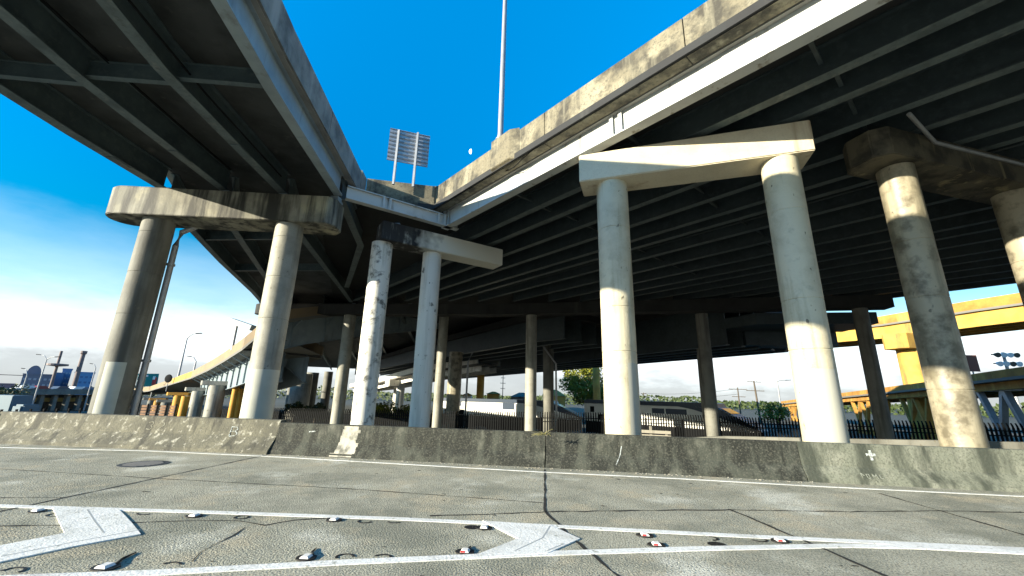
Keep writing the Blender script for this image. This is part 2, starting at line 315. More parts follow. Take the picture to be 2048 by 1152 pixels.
joint([g2(488, 1055), g2(470, 1070), g2(430, 1088), g2(405, 1105), g2(380, 1124)], 0.016, 0.02)

def poly_paint(px, name='road_marking', z=0.005):
    pts = [g2(*p) for p in px]
    return MB().prism(pts, 0.0006, z).build(name, PAINT, kind='structure')
def line_paint(px, wd, z=0.005):
    pts = [g2(*p) for p in px]; return ribbon(pts, wd, 0.0006, z).build('road_marking', PAINT, kind='structure')
line_paint([(-200, 1003), (0, 1012), (400, 1024), (800, 1038), (1090, 1052), (1500, 1073), (1760, 1085), (2048, 1099), (2300, 1112)], 0.135)
line_paint([(-100, 1162), (300, 1147), (700, 1125), (1090, 1108), (1400, 1098), (1700, 1092), (1830, 1095), (2048, 1106), (2300, 1119)], 0.13, 0.009)
poly_paint([(104, 1016), (238, 1021), (262, 1046), (281, 1070), (150, 1094), (0, 1126), (-160, 1160), (-160, 1126), (0, 1093), (129, 1068)], z=0.013)
poly_paint([(965, 1043), (1100, 1052), (1160, 1079), (1096, 1108), (935, 1118), (1036, 1079)], z=0.013)
line_paint([(-300, 886), (0, 895), (300, 902), (560, 914), (800, 928), (1080, 944), (1350, 957), (1620, 972), (2048, 993), (2300, 1006)], 0.09)

def seam(px, own): ribbon([g2(*p) for p in px], .018, 0.0135, 0.0142).build('paint_seam', mat('paint_seam', (.36, .38, .38), .8), own)
_chev = [o for o in COL.objects if o.name.startswith('road_marking')]
seam([(174, 1021), (190, 1046), (207, 1068)], _chev[2]); seam([(280, 1062), (150, 1086), (0, 1116)], _chev[2]); seam([(1100, 1054), (1085, 1078), (1030, 1104)], _chev[3]); seam([(1128, 1090), (1094, 1104)], _chev[3])
ts = MB(); rnd = random.Random(3)
for i in range(70):
    x, y = rnd.uniform(-10, 7), rnd.uniform(3.2, 10.2); r = rnd.uniform(.012, .05); e = rnd.uniform(.4, 1.0); a0 = rnd.uniform(0, 3)
    pts = [(x+r*math.cos(a0+k*math.pi/5)*rnd.uniform(.7, 1.2), y+r*e*math.sin(a0+k*math.pi/5)*rnd.uniform(.7, 1.2)) for k in range(10)]
    ts.face([(u, v, .0035) for u, v in pts])
ts.build('tar_spots', CRACK, kind='stuff')
# pale gutter silt and rubble at the barrier foot
gb = MB()
for i in range(260):
    x = random.uniform(-11, 6); yb = 10.82-0.075*x+random.uniform(-.22, 0.02); r = random.uniform(.006, .02)
    gb.ball((x, yb-.05, r*.5), r, 1, (1.3, 1, .6))
gb.build('grit', mat('grit', (0.33, 0.31, 0.26), 0.9), kind='stuff')

# ------------------------------------------------------------------ road studs and bitumen rings between the painted lines
def ring(mb, c, r, wr, a0, a1, z=0.012, sq=0.8, n=18):
    for i in range(n):
        t0, t1 = a0+(a1-a0)*i/n, a0+(a1-a0)*(i+1)/n
        q = [((r-wr)*math.cos(t), (r-wr)*sq*math.sin(t)) for t in (t0, t1)]; o = [(r*math.cos(t), r*sq*math.sin(t)) for t in (t1, t0)]
        mb.prism([(c[0]+x, c[1]+y) for x, y in q+o], 0.001, z)
def stud(px, py, label, red=False, tail=None, size=1.0):
    c = at_z(px, py); t = thing('pavement_marker', label, 'road stud', (c.x, c.y, 0), 'road studs between the white lines')
    k = MB()
    pts = [(c.x+0.108*size*math.cos(a)*random.uniform(.92, 1.08), c.y+0.086*size*math.sin(a)*random.uniform(.92, 1.08)) for a in [i*math.pi/9 for i in range(18)]]
    k.prism(pts, 0.001, 0.014); k.build('bitumen_pad', BITUM, t)
    b = MB(); s = 0.05*size
    pr = [(c.x-s, c.y-s), (c.x+s, c.y-s), (c.x+s, c.y+s), (c.x-s, c.y+s)]
    lo = [b.bm.verts.new((x, y, 0.0135)) for x, y in pr]; hi = [b.bm.verts.new((c.x+(x-c.x)*.62, c.y+(y-c.y)*.8, 0.034)) for x, y in pr]
    b.bm.faces.new(lo[::-1]); b.bm.faces.new(hi)
    for i in range(4): b.bm.faces.new((lo[i], lo[(i+1) % 4], hi[(i+1) % 4], hi[i]))
    body = b.build('stud_body', WHITE, t)
    if red:
        MB().box(c.x-s*.85, c.x+s*.1, c.y-s*1.04, c.y-s*.86, 0.016, 0.031).build('reflector', RED, t)
    if tail:
        q = at_z(*tail); MB().tube([(c.x+.05, c.y+.05, .015), ((c.x*.5+q.x*.5), (c.y*.5+q.y*.5)+.01, .012), (q.x, q.y, .008)], [.014, .012, .006], 6).build('tar_string', BITUM, t)
    return t
stud(75, 1023, 'white road stud at the far left beside the broad chevron arm')
stud(388, 1033, 'white road stud right of the left chevron under the upper white line')
stud(668, 1041, 'white road stud under the upper line midway between the two chevrons')
stud(968, 1057, 'white road stud at the upper notch of the right chevron')
stud(210, 1136, 'large white road stud with a long tar tail near the lower left corner', tail=(272, 1106), size=1.15)
stud(612, 1117, 'white road stud with curled tar tail above the lower white line', tail=(632, 1098))
stud(930, 1105, 'white and red road stud at the lower notch of the right chevron', True, tail=(942, 1094))
stud(1290, 1072, 'red and white road stud just under the upper line right of the chevron', True)
stud(1313, 1091, 'red and white road stud just above the lower line right of the chevron', True)
stud(1560, 1083, 'red and white road stud nearest the point where the two lines meet', True)
def tarring(px, py, label, a0, a1, full=False):
    c = at_z(px, py); mb = MB(); ring(mb, (c.x, c.y), .105, .028 if not full else .09, a0, a1, z=.006)
    tag(mb.build('tar_ring', BITUM), label, 'tar ring', 'tar rings left by lost road studs')
tarring(290, 1027, 'black tar arc just right of the left chevron top', 3.3, 6.1)
tarring(483, 1035, 'black tar ring beside the crack right of the left chevron', 0, 6.28)
tarring(730, 1043, 'black tar arc under the upper line right of the middle stud', 2.6, 6.2)
tarring(790, 1043, 'pair of faint tar strokes under the upper line left of the right chevron', 3.6, 5.8)
tarring(944, 1055, 'black tar blob touching the stud at the right chevron notch', 0, 6.28, True)
tarring(340, 1131, 'thin black tar arc above the lower line right of the large stud', .4, 2.9)
tarring(690, 1114, 'black tar arc above the lower line right of the curled tail', .2, 3.9)
tarring(765, 1115, 'smaller black tar arc above the lower line left of the right chevron', .2, 2.9)
tarring(25, 1142, 'black tar arc at the lower left corner of the road', -.3, 3.4)
tarring(1420, 1077, 'black tar hook under the upper line right of the two red studs', -1.5, 1.4)
tarring(1433, 1089, 'solid black tar blob above the lower line right of the two red studs', 0, 6.28, True)
tarring(1518, 1080, 'black tar hook just left of the last red stud', 3.4, 6.6)
tarring(1612, 1085, 'black tar stroke in the narrow tip where the lines meet', 4.0, 5.4)
tarring(110, 1030, 'black tar arcs curling round the far left stud', 2.4, 6.0)

c = at_z(288, 928)
t = thing('manhole_cover', 'round dark iron manhole cover in the road near the left barrier', 'manhole cover', (c.x, c.y, 0))
MB().lathe(c.x, c.y, [(.47, 0.0005), (.47, .008), (.40, .010)], 40).build('rim', mat('iron', (0.06, 0.065, 0.07), 0.6, metal=.4, fine=((0.12, .12, .12), 9, .3)), t)
k = MB()
for i in range(-4, 5):
    hw = math.sqrt(max(0, .36**2-(i*.08)**2)); k.box(c.x-hw, c.x+hw, c.y+i*.08-.022, c.y+i*.08+.022, .0104, .015)
k.build('cover_ribs', mat('iron_ribs', (0.10, 0.105, 0.115), 0.5, metal=.4), t)

# ------------------------------------------------------------------ jersey barrier, one thing per cast length
JP = [(0.0, 0.0), (-0.02, 0.08), (-0.20, 0.33), (-0.27, 0.80), (-0.285, 0.815), (-0.42, 0.815), (-0.43, 0.80), (-0.48, 0.33), (-0.62, 0.0)]
JW = [(0.06, 0.0), (0.04, 0.09), (-0.07, 0.22), (-0.24, 0.42), (-0.34, 0.86), (-0.36, 0.875), (-0.60, 0.875), (-0.62, 0.86), (-0.62, 0.0)]
segs = [(-60, -38, BARR, JP, 'weathered concrete barrier length at the far left out towards the bend'),
        (-38, -17.0, BARR, JP, 'mottled concrete barrier length left of the chalked letter'),
        (-17.0, -7.62, BARR, JW, 'thick mottled concrete barrier with chalk letters, left of the dark length'),
        (-7.60, 0.0-.015, BARRD, JP, 'blackened concrete barrier in front of the near-white twin columns'),
        (0.015, 5.84, BARRD, JP, 'dark streaked concrete barrier right of the vertical gap, below the round column'),
        (5.86, 10.9, BARRM, JP, 'greenish grey concrete barrier with a white painted cross'),
        (10.92, 34, BARRM, JP, 'grey concrete barrier length running out of the picture on the right')]
def bar_y(x):
    for (a, ya), (b, yb) in zip(BAR, BAR[1:]):
        if a <= x <= b: return ya + (yb-ya)*(x-a)/(b-a)
    return BAR[-1][1]
BOBJ = []
for a, b, mm, prof, lab in segs:
    pts = [(a, bar_y(a), 0)] + [(x, y, 0) for x, y in BAR if a+.3 < x < b-.3] + [(b, bar_y(b), 0)]
    fine = []
    for p, q in zip(pts, pts[1:]):
        n = max(1, int((q[0]-p[0])/0.6)); fine += [tuple(p[i]+(q[i]-p[i])*k/n for i in range(3)) for k in range(n)]
    fine.append(pts[-1])
    t = thing('jersey_barrier', lab, 'barrier', (a, bar_y(a), 0), 'concrete barrier lengths along the road')
    mb = MB(); mb.sweep(fine, prof); body = mb.build('barrier_body', mm, t, smooth=25)
    BOBJ.append(t)
# marks on the barrier faces: chalk letters, painted cross, scuffs
def face_pt(x, h, prof, out=0.004):
    ys = [(u, v) for u, v in prof if u > -0.41]
    for (u0, v0), (u1, v1) in zip(ys, ys[1:]):
        if v0 <= h <= v1 and v1 > v0: u = u0+(u1-u0)*(h-v0)/(v1-v0); return Vector((x, bar_y(x)-u-out, h))
    return Vector((x, bar_y(x)+.25, h))
def strokes(owner, name, segl, x0, h0, sx, sz, prof, wd, m):
    mb = MB()
    for pl in segl:
        for a, b in zip(pl, pl[1:]):
            p, q = face_pt(x0+a[0]*sx, h0+a[1]*sz, prof), face_pt(x0+b[0]*sx, h0+b[1]*sz, prof)
            mb.bar(p, q, wd, .006, (0, -1, .3))
    mb.build(name, m, owner)
CHALK = mat('chalk', (0.42, 0.46, 0.46), 0.9, spots=((0.12, .125, .10), 26, .46, .58))
strokes(BOBJ[2], 'chalk_letter', [[(0, 0), (0, 1)], [(0, 1), (.5, .95), (.6, .75), (.4, .55), (0, .5)], [(.4, .55), (.65, .35), (.55, .1), (0, 0)]], -9.05, .40, .34, .26, JW, .022, CHALK)
_fc = mat('faded_chalk', (.24, .235, .19), .9, spots=((.13, .125, .095), 18, .42, .56))
for pl in ([(0, .9), (.3, 1), (.45, .8), (.25, .55), (.45, .3), (.3, 0), (0, .1)], [(.9, .8), (1.2, 1), (1.35, .7), (.9, 0), (1.4, 0)]):
    strokes(BOBJ[2], 'chalk_digit', [pl], -11.75, .50, .40, .22, JW, .03, _fc)
strokes(BOBJ[5], 'painted_cross', [[(-.5, .55), (.5, .55)], [(0, 0), (0, 1)]], 7.36, .48, .19, .21, JP, .055, CHALK)
for pls in ([[(0, 0), (0, 1), (.6, .5), (0, .4)]], [[(1.0, .8), (1.0, 0), (1.5, 0), (1.5, .8), (1.0, .8)]], [[(2.2, 0), (2.2, .9), (2.6, .3), (3.0, .9), (3.0, 0)]], [[(3.6, 0), (3.6, .8)], [(3.6, 0), (4.1, .05)]], [[(4.8, .3), (5.5, .35), (6.2, .2)]]):
    strokes(BOBJ[5], 'chalk_scribble', pls, 7.0, .13, .10, .09, JP, .010, mat('worn_chalk', (.26, .28, .25), .9, spots=((.15, .16, .125), 30, .44, .56)))
strokes(BOBJ[4], 'white_scuff', [[(0, 0), (.3, .5), (.42, 1)]], 1.72, .14, .42, .42, JP, .02, CHALK)
strokes(BOBJ[3], 'white_dash', [[(0, 0), (1, .1)]], -6.62, .60, .2, .2, JP, .03, CHALK)
mb = MB()
for i in range(9):
    for k_ in range(1):
        h0, h1 = i*.085+.02, (i+1)*.085+.02
        xa, xb = -5.75+.02*i+random.uniform(-.05, .05), -5.12+random.uniform(-.05, .05)
        P = [face_pt(xa, h0, JP), face_pt(xb, h0, JP), face_pt(xb, h1, JP), face_pt(xa, h1, JP)]
        mb.face(P)
mb.build('pale_repair', LIMEWASH, BOBJ[3])

# ------------------------------------------------------------------ bridge piers
def column_profile(r, z0, z1, rings):
    pr = [(r, z0)]
    for z in rings:
        if z0+.1 < z < z1-.1: pr += [(r, z-.025), (r-.012, z-.008), (r-.012, z+.008), (r+.003, z+.025)]
    pr.append((r, z1)); return pr
def pier(label, columns, cap, zc, zt, cmat, pmat, rings=(3.4, 6.8), rounded=0, bearings=(), base=-2.6, group='concrete bridge piers', n=48, name='bridge_pier'):
    """columns [(x, y, r[, material])], cap outline polygon, zc/zt underside and top of the cap"""
    x0, y0 = columns[0][0], columns[0][1]
    t = thing(name, label, 'bridge pier', (x0, y0, base), group)
    for cdef in columns:
        x, y, r = cdef[:3]; mm = cdef[3] if len(cdef) > 3 else pmat
        MB().lathe(x, y, column_profile(r, base, zc+.002, rings), n).build('column', mm, t, smooth=35)
    mb = MB(); mb.prism(cap, zc, zt, bevel=.035); mb.build('pier_cap', cmat, t, smooth=30)
    for (x, y) in bearings:
        MB().box(x-.26, x+.26, y-.26, y+.26, zt, zt+.10).box(x-.2, x+.2, y-.2, y+.2, zt+.10, 11.392).build('bearing', STEELG, t)
    return t
def stadium(p, q, w2, round_start=True, round_end=True, n=9, cham=0.35):
    p, q = Vector(p), Vector(q); d = (q-p).normalized(); r = Vector((d.y, -d.x)); out = []
    def end(c, sgn, rnd):
        if rnd is True: return [c + (r*math.cos(a)+d*math.sin(a))*w2*1.0 for a in [math.pi*i/n for i in range(n+1)]] if sgn > 0 else [c - (r*math.cos(a)+d*math.sin(a))*w2 for a in [math.pi*i/n for i in range(n+1)]]
        k = rnd if rnd else 0.0
        if not k: return [c + r*w2, c - r*w2] if sgn > 0 else [c - r*w2, c + r*w2]
        l = [c + r*w2, c + r*w2*(1-k) + d*w2*k, c - r*w2*(1-k) + d*w2*k, c - r*w2]
        return l if sgn > 0 else [c - r*w2, c - r*w2*(1-k) - d*w2*k, c + r*w2*(1-k) - d*w2*k, c + r*w2]
    pts = end(q, 1, round_end) + end(p, -1, round_start)
    return [(v.x, v.y) for v in pts]
ZC, ZT = 10.0, 11.2
A = pier('two-column pier under the left overpass with a wide dirty rounded cap', [(-19.05, 17.0, .645, CONCG), (-12.75, 17.78, .63)],
         stadium((-20.5, 16.75), (-10.85, 18.15), .82, True, .45), 9.65, 11.08, CONCB, CONC, rings=(4.9, 6.9, 8.9), bearings=[(-18.9, 16.95), (-16.1, 17.35), (-13.3, 17.75), (-10.75, 18.1)])
# drain pipe strapped to the left column of that pier, and cover-up paint on both shafts
pp = MB(); pp.tube([(-16.9, 18.3, 11.3), (-17.0, 18.2, 10.4), (-18.42, 17.66, 9.35), (-18.50, 17.60, 8.6), (-18.50, 17.60, -2.5)], .13, 14)
dp = pp.build('drain_pipe', GALV, A, smooth=40)
k = MB()
for z in (2.9, 7.6): k.lathe(-18.50, 17.60, [(.15, z-.06), (.175, z-.05), (.175, z+.05), (.15, z+.06)], 16); k.bar((-18.50, 17.60, z), (-18.8, 17.3, z), .06, .05)
k.build('pipe_clamp', GALV, dp)
def shaft_patch(owner, x, y, r, a0, a1, z0, z1, m, name='cover_up_paint'):
    mb = MB(); n = max(6, int(abs(a1-a0)/.09)); rr = r+.004
    V = [[mb.bm.verts.new((x+rr*math.cos(a0+(a1-a0)*i/n), y+rr*math.sin(a0+(a1-a0)*i/n), z)) for i in range(n+1)] for z in (z0, z1)]
    for i in range(n): mb.bm.faces.new((V[0][i], V[0][i+1], V[1][i+1], V[1][i]))
    mb.build(name, m, owner, smooth=60)
shaft_patch(A, -19.05, 17.0, .645, R(-92), R(-26), -2.5, 2.75, PATCHP)
shaft_patch(A, -12.75, 17.78, .633, R(-180), R(20), -2.5, 2.6, PATCHP)

B = pier('slim twin-column pier with near-white shafts and black-streaked cap at the bridge fork', [(-9.45, 21.35, .585, CONCW2), (-6.98, 23.15, .57)],
         stadium((-9.55, 20.95), (-3.2, 25.85), .62, False, False), 10.08, 11.2, CONCK, CONCW, rings=(3.6, 6.6), bearings=[(-8.75, 21.5), (-6.35, 23.4)])
C = pier('clean pale two-column pier with rust-streaked cap under the right overpass', [(2.68, 14.95, .605, CONCC), (8.38, 13.55, .575, CONCC)],
         stadium((1.5, 15.2), (9.3, 13.38), .66, False, False), ZC, ZT, RUSTC, CONC, rings=(3.3, 4.9, 8.0), bearings=[(1.95, 15.05), (4.2, 14.55), (6.5, 14.0), (8.6, 13.5)])
shaft_patch(C, 2.68, 14.95, .608, R(-75), R(-5), -2.5, 2.9, mat('grey_cover_paint', (0.43, .43, .37), .7))
shaft_patch(C, 8.38, 13.55, .578, R(-135), R(-55), -2.5, 2.7, mat('grey_cover_paint', (0.43, .43, .37), .7))
D = pier('grimy mottled pier with faceted dark cap at the right edge', [(12.9, 14.35, .535), (18.95, 16.45, .56)],
         stadium((11.75, 13.95), (27.5, 19.6), .78, .5, False), 10.1, 11.2, CAPDD, CONCD, rings=(2.2, 5.2, 7.2), bearings=[(13.2, 14.4), (15.6, 15.3), (18.2, 16.2), (21, 17.2), (24, 18.3)])
hp = MB(); hp.tube([at_z(1818, 228, 11.25), at_z(1870, 285, 10.95), at_z(2048, 330, 10.9), at_z(2300, 395, 10.9)], .07, 10); hp.build('drain_pipe', GALV, D, smooth=40)
# the long bent that crosses below everything behind
E_ = pier('long far crossing bent with five grey columns in the shade of the decks', [(-22.0, 43.3, .64, CONC), (-1.45, 42.6, .58, CONC), (15.7, 41.3, .58, CONCG), (28.6, 38.4, .58, CONCG)],
          stadium((-32.5, 43.2), (-6, 42.9), .75, True, False) , 10.1, 11.25, CAPDK, CONC, rings=(0.8, 4.2, 7.5), bearings=[(-30, 43.1), (-25.5, 43.1), (-21.5, 43), (-15, 43)], base=-3.5, n=32)
mb = MB(); mb.prism(stadium((-6, 42.9), (31, 38.2), .7, False, False), 10.1, 11.25); mb.build('pier_cap', CAPDK, E_)

# ------------------------------------------------------------------ overpass decks
def iprof(depth, fw, ft=.05, wt=.03):
    h = depth; return [(-fw/2, 0), (fw/2, 0), (fw/2, ft), (wt/2, ft), (wt/2, h-ft), (fw/2*.8, h-ft), (fw/2*.8, h), (-fw/2*.8, h), (-fw/2*.8, h-ft), (-wt/2, h-ft), (-wt/2, ft), (-fw/2, ft)]
ZG, ZS = 11.4, 12.5
dR = Vector((-0.72, 0.694)).normalized(); nR = Vector((dR.y, -dR.x))                 # along / across the right overpass
def rp(s, n, z): v = dR*s + nR*n; return (v.x, v.y, z)
RO = thing('overpass', 'wide right-hand overpass with a bright outer girder and many dark parallel girders', 'overpass', rp(0, 11.85, 11.4), 'elevated road decks')
RN = [13.9, 15.45, 17.5, 19.45, 21.5, 22.8, 25.0, 27.6, 30.2, 32.5, 34.2, 36.5, 39.1, 41.3, 43.6, 46.0, 48.5, 51.0]
def end_s(n): # where a girder meets the far bent (y about 42)
    return (41.6 - nR.y*n)/dR.y
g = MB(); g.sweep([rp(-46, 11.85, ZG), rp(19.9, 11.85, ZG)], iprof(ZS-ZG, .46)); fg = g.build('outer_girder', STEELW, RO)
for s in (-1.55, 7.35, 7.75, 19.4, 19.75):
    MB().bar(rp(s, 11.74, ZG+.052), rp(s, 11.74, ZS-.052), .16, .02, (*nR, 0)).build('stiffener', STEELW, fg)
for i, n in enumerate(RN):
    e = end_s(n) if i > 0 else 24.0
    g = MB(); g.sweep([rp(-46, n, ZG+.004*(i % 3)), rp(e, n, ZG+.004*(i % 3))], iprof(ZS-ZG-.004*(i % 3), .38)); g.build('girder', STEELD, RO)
for s0 in (3.1, 13.4):
    sp_ = MB().bar(rp(s0-.5, 11.85-.027, ZG+.55), rp(s0+.5, 11.85-.027, ZG+.55), .02, .8).build('splice_plate', STEELW, RO)
for n, z in ((16.3, 11.9), (24.2, 11.8)):
    cd = MB(); cd.tube([rp(-40, n, z), rp(-10, n, z), rp(end_s(n)-.5, n, z)], .06, 8); cd.build('conduit', STEELD, RO)
edges = [11.85]+RN
for i, (a, b) in enumerate(zip(edges, edges[1:])):
    for s0 in (-13, -5.6, 1.2, 7.6, 14.2):
        s = s0 + random.uniform(-.3, .3)
        if s > (24 if i < 2 else end_s(b))-1: continue
        MB().bar(rp(s, a+.25, 11.78), rp(s, b-.25, 11.78), .12, .14).build('cross_frame', STEELD, RO)
NE = 11.2
farR = rp(end_s(51.6)+6, 51.6, 0)
slabR = [rp(-46, NE, 0)[:2], (-6.74, 21.8), (-10.55, 20.8), (-16, 26), (-24.5, 43.5), (-34, 125), (-8, 105), farR[:2], rp(-46, 51.8, 0)[:2]]
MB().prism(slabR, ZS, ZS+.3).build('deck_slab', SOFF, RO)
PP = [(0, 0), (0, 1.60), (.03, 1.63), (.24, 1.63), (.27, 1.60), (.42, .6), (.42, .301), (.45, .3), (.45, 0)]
# overhang strip, paler than the soffit inside, whose colour holds the shade
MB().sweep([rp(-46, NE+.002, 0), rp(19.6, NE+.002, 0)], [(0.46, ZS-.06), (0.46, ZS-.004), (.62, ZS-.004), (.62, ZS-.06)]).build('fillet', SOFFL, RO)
par = MB(); par.sweep([rp(-46, NE-.03, ZS-.03), rp(4.4, NE-.03, ZS-.03)], PP); par.build('parapet', PARA, RO)
par = MB(); par.sweep([rp(4.44, NE-.03, ZS-.03), rp(10.8, NE-.03, ZS-.03)], PP); par.build('parapet', PARA, RO)
par = MB(); par.sweep([rp(10.84, NE-.03, ZS-.03), rp(13.55, NE-.03, ZS-.03), ], PP); par.build('parapet', PARA, RO)
gR = (-6.78, 21.75); sg_ = Vector(gR).dot(dR)
par = MB(); par.sweep([rp(13.59, NE-.03, ZS-.03), rp(sg_-.95, NE-.03, ZS-.03)], PP); par.build('parapet', PARA, RO)
par = MB(); par.sweep([rp(sg_-.91, NE-.03, ZS-.03), rp(sg_-.02, NE-.03, ZS-.03), (-6.95, 21.9, ZS-.03)], PP); par.build('parapet', PARA, RO)
# drip ledge under the parapet
led = MB(); led.sweep([rp(-46, NE-.03, 0), rp(sg_-.1, NE-.03, 0)], [(-.055, ZS+.10), (-.055, ZS+.17), (-.003, ZS+.2), (-.003, ZS+.08)]); led.build('ledge', PARA, RO)
# corbel that carries the tall mast
cs = Vector((-2.31, 17.64)).dot(dR)
cb = MB(); cb.prism([rp(cs-1.0, NE-.30, 0)[:2], rp(cs+.42, NE-.30, 0)[:2], rp(cs+.50, NE-.034, 0)[:2], rp(cs-1.45, NE-.034, 0)[:2]], lambda x, y: ZS+(.12 if abs(x*nR.x+y*nR.y-(NE-.30)) < .05 else -.02), ZS+1.70, bevel=.02); cb.build('mast_corbel', PARA, RO)
# cable hanging below the parapet
cbz = MB(); cbz.tube([rp(cs-.2, NE+.2, ZS-.03), rp(cs-.9, NE+.12, ZS-.16), rp(cs-1.6, NE+.05, ZS-.05), rp(cs-2.6, NE-.08, ZS+.02), rp(cs-9, NE-.08, ZS+.02), rp(cs-40, NE-.08, ZS+.02)], .022, 8); cbz.build('cable', BLACKM, RO)

# cross girder over pier B that ties the two overpasses
cg = MB(); cg.sweep([(-10.35, 18.3, ZG), (-8.6, 19.75, ZG), (-6.0, 21.95, ZG), (-5.35, 22.5, ZG)], iprof(.74, .36)); xg = cg.build('cross_girder', STEELW, RO)
for x, y in ((-8.85, 19.54), (-8.6, 19.75), (-6.35, 21.66), (-6.05, 21.9)):
    MB().bar((x+.07, y-.09, ZG+.052), (x+.07, y-.09, ZG+.69), .15, .02, (.64, -.77, 0)).build('stiffener', STEELW, xg)
# gore parapet facing the road where the decks part
gl, gr = Vector((-10.62, 20.72)), Vector((-6.72, 21.82))
GPm = CONCB
gp = MB(); gp.sweep([(gl.x+.06, gl.y, ZS-.03), (gl.x*.64+gr.x*.36, gl.y*.64+gr.y*.36, ZS-.03), (gr.x-.02, gr.y, ZS-.03)], [(0, 0), (0, 1.55), (-.26, 1.55), (-.42, .3), (-.42, 0)]); gp.build('gore_parapet', PARA, RO)

# left overpass
LO = thing('overpass', 'left-hand overpass overhead with four dark girders and a blue-lit outer girder', 'overpass', (-12, 10, 11.4), 'elevated road decks')
LG = [[(-4.0, -15), (-8.42, 7.5), (-9.15, 10.6), (-10.55, 17.9)], [(-6.9, -15), (-11.45, 7.3), (-12.1, 9.6), (-13.35, 17.7)], [(-10.6, -15), (-14.65, 7.4), (-15.15, 9.6), (-16.2, 17.3)], [(-15.0, -15), (-18.5, 10.1), (-18.85, 12.5), (-19.25, 16.9)]]
for i, pl in enumerate(LG):
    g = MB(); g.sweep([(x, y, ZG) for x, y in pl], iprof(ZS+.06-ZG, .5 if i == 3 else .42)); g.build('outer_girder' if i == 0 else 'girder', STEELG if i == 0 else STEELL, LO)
LG2 = [[(-10.62, 18.3), (-12.6, 25), (-19.0, 36)], [(-13.4, 18.1), (-15.75, 23.0), (-19.9, 36.9), (-21.6, 42.3)], [(-16.3, 17.8), (-19.55, 22.1), (-27.9, 38.7), (-29.2, 42.3)], [(-19.35, 17.4), (-22.35, 22.0), (-25.6, 28.5), (-30.0, 38), (-32.2, 42.3)]]
for i, pl in enumerate(LG2):
    g = MB(); g.sweep([(x, y, ZG+.006) for x, y in pl], iprof(ZS+.05-ZG, .42)); g.build('girder', STEELL, LO)
LG3 = [(-33.2, 43.6, -110, 178), (-29.5, 43.6, -98, 182), (-25.5, 43.6, -85, 186), (-21.5, 43.6, -70, 190), (-17, 43.6, -55, 195)]
for x0, y0, x1, y1 in LG3:
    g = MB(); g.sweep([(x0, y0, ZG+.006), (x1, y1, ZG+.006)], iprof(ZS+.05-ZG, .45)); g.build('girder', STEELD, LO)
def lerp_path(pl, y):
    for a, b in zip(pl, pl[1:]):
        if a[1] <= y <= b[1]: return a[0]+(b[0]-a[0])*(y-a[1])/(b[1]-a[1])
    return pl[-1][0]
for i, pl in enumerate(LG):
    for y in (5.2 + .7*i, 13.6 + .3*i):
        x0, x1 = lerp_path(pl, y-.45), lerp_path(pl, y+.45)
        sp_ = MB().bar((x0, y-.45, ZG-.012), (x1, y+.45, ZG-.012), .36, .02).build('splice_plate', STEELG if i == 0 else STEELL, LO)
cd = MB(); cd.tube([(lerp_path(LG[1], y)+.42, y, ZG+.32) for y in (-15, -5, 5, 11, 16.5)], .035, 8); cd.build('conduit', BLACKM, LO)
cd = MB(); cd.tube([(lerp_path(LG[2], y)+.62, y, ZG+.75) for y in (-15, -5, 5, 11, 16.5)], .05, 8); cd.build('conduit', BLACKM, LO)
for y in (-8, 1.5, 10.2):
    for a, b in ((3, 2), (2, 1), (1, 0)):
        ya, yb = y - .5*(a == 3) - .25*(b == 1) - .1, y + .4*(b == 0) + .1*(b == 1)
        p = (lerp_path(LG[a], ya)+.1, ya, ZG+.12); q = (lerp_path(LG[b], yb)-.1, yb, ZG+.12)
        mb = MB(); mb.sweep([p, q], iprof(.62, .2, .025, .02)); mb.build('cross_frame', STEELL, LO)
for y in (24, 31):
    for a, b in ((3, 2), (2, 1)):
        p = (lerp_path(LG2[a], y)+.15, y, ZG+.12); q = (lerp_path(LG2[b], y)-.15, y, ZG+.12)
        mb = MB(); mb.sweep([p, q], iprof(.62, .2, .025, .02)); mb.build('cross_frame', STEELL, LO)
LE = [(-3.5, -15), (-8.05, 7.5), (-8.75, 10.6), (-10.60, 20.70)]
LLE = [(-15.4, -15), (-18.85, 10.1), (-19.25, 12.6), (-19.75, 17.2), (-22.75, 22), (-26.0, 28.5), (-30.45, 38), (-33.6, 43), (-56, 79), (-112, 178)]
ZL = ZS+.075
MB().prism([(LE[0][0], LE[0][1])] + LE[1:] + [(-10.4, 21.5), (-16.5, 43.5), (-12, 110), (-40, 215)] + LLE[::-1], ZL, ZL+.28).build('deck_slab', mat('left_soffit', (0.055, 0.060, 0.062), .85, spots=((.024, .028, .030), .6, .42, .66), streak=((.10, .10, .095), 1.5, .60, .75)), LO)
PL = [(0, 0), (0, 1.25), (-.03, 1.28), (-.24, 1.28), (-.27, 1.25), (-.40, .4), (-.40, 0)]
par = MB(); par.sweep([(x+.06, y, ZL-.02) for x, y in LE[:3]] + [(-9.5+.06, 14.6, ZL-.02)], PL); par.build('parapet', PARAD, LO)
par = MB(); par.sweep([(-9.5+.05, 14.65, ZL-.02), (-10.42, 19.75, ZL-.02)], PL); par.build('parapet', PARAD, LO)
par = MB(); par.sweep([(-10.42, 19.8, ZL-.02), (-10.58, 20.72, ZL-.02)], [(u, v*1.0+(.16 if v > 1 else 0)) for u, v in PL]); par.build('parapet', PARAD, LO)
par = MB(); par.sweep([(x-.05, y, ZL-.02) for x, y in LLE], [(-u, v) for u, v in PL]); par.build('parapet', PARAD, LO)
MB().sweep([(x-.08, y, 0) for x, y in LE], [(-.30, ZL-.05), (.05, ZL-.05), (.05, ZL-.003), (-.30, ZL-.003)]).build('fillet', SOFFL, LO)

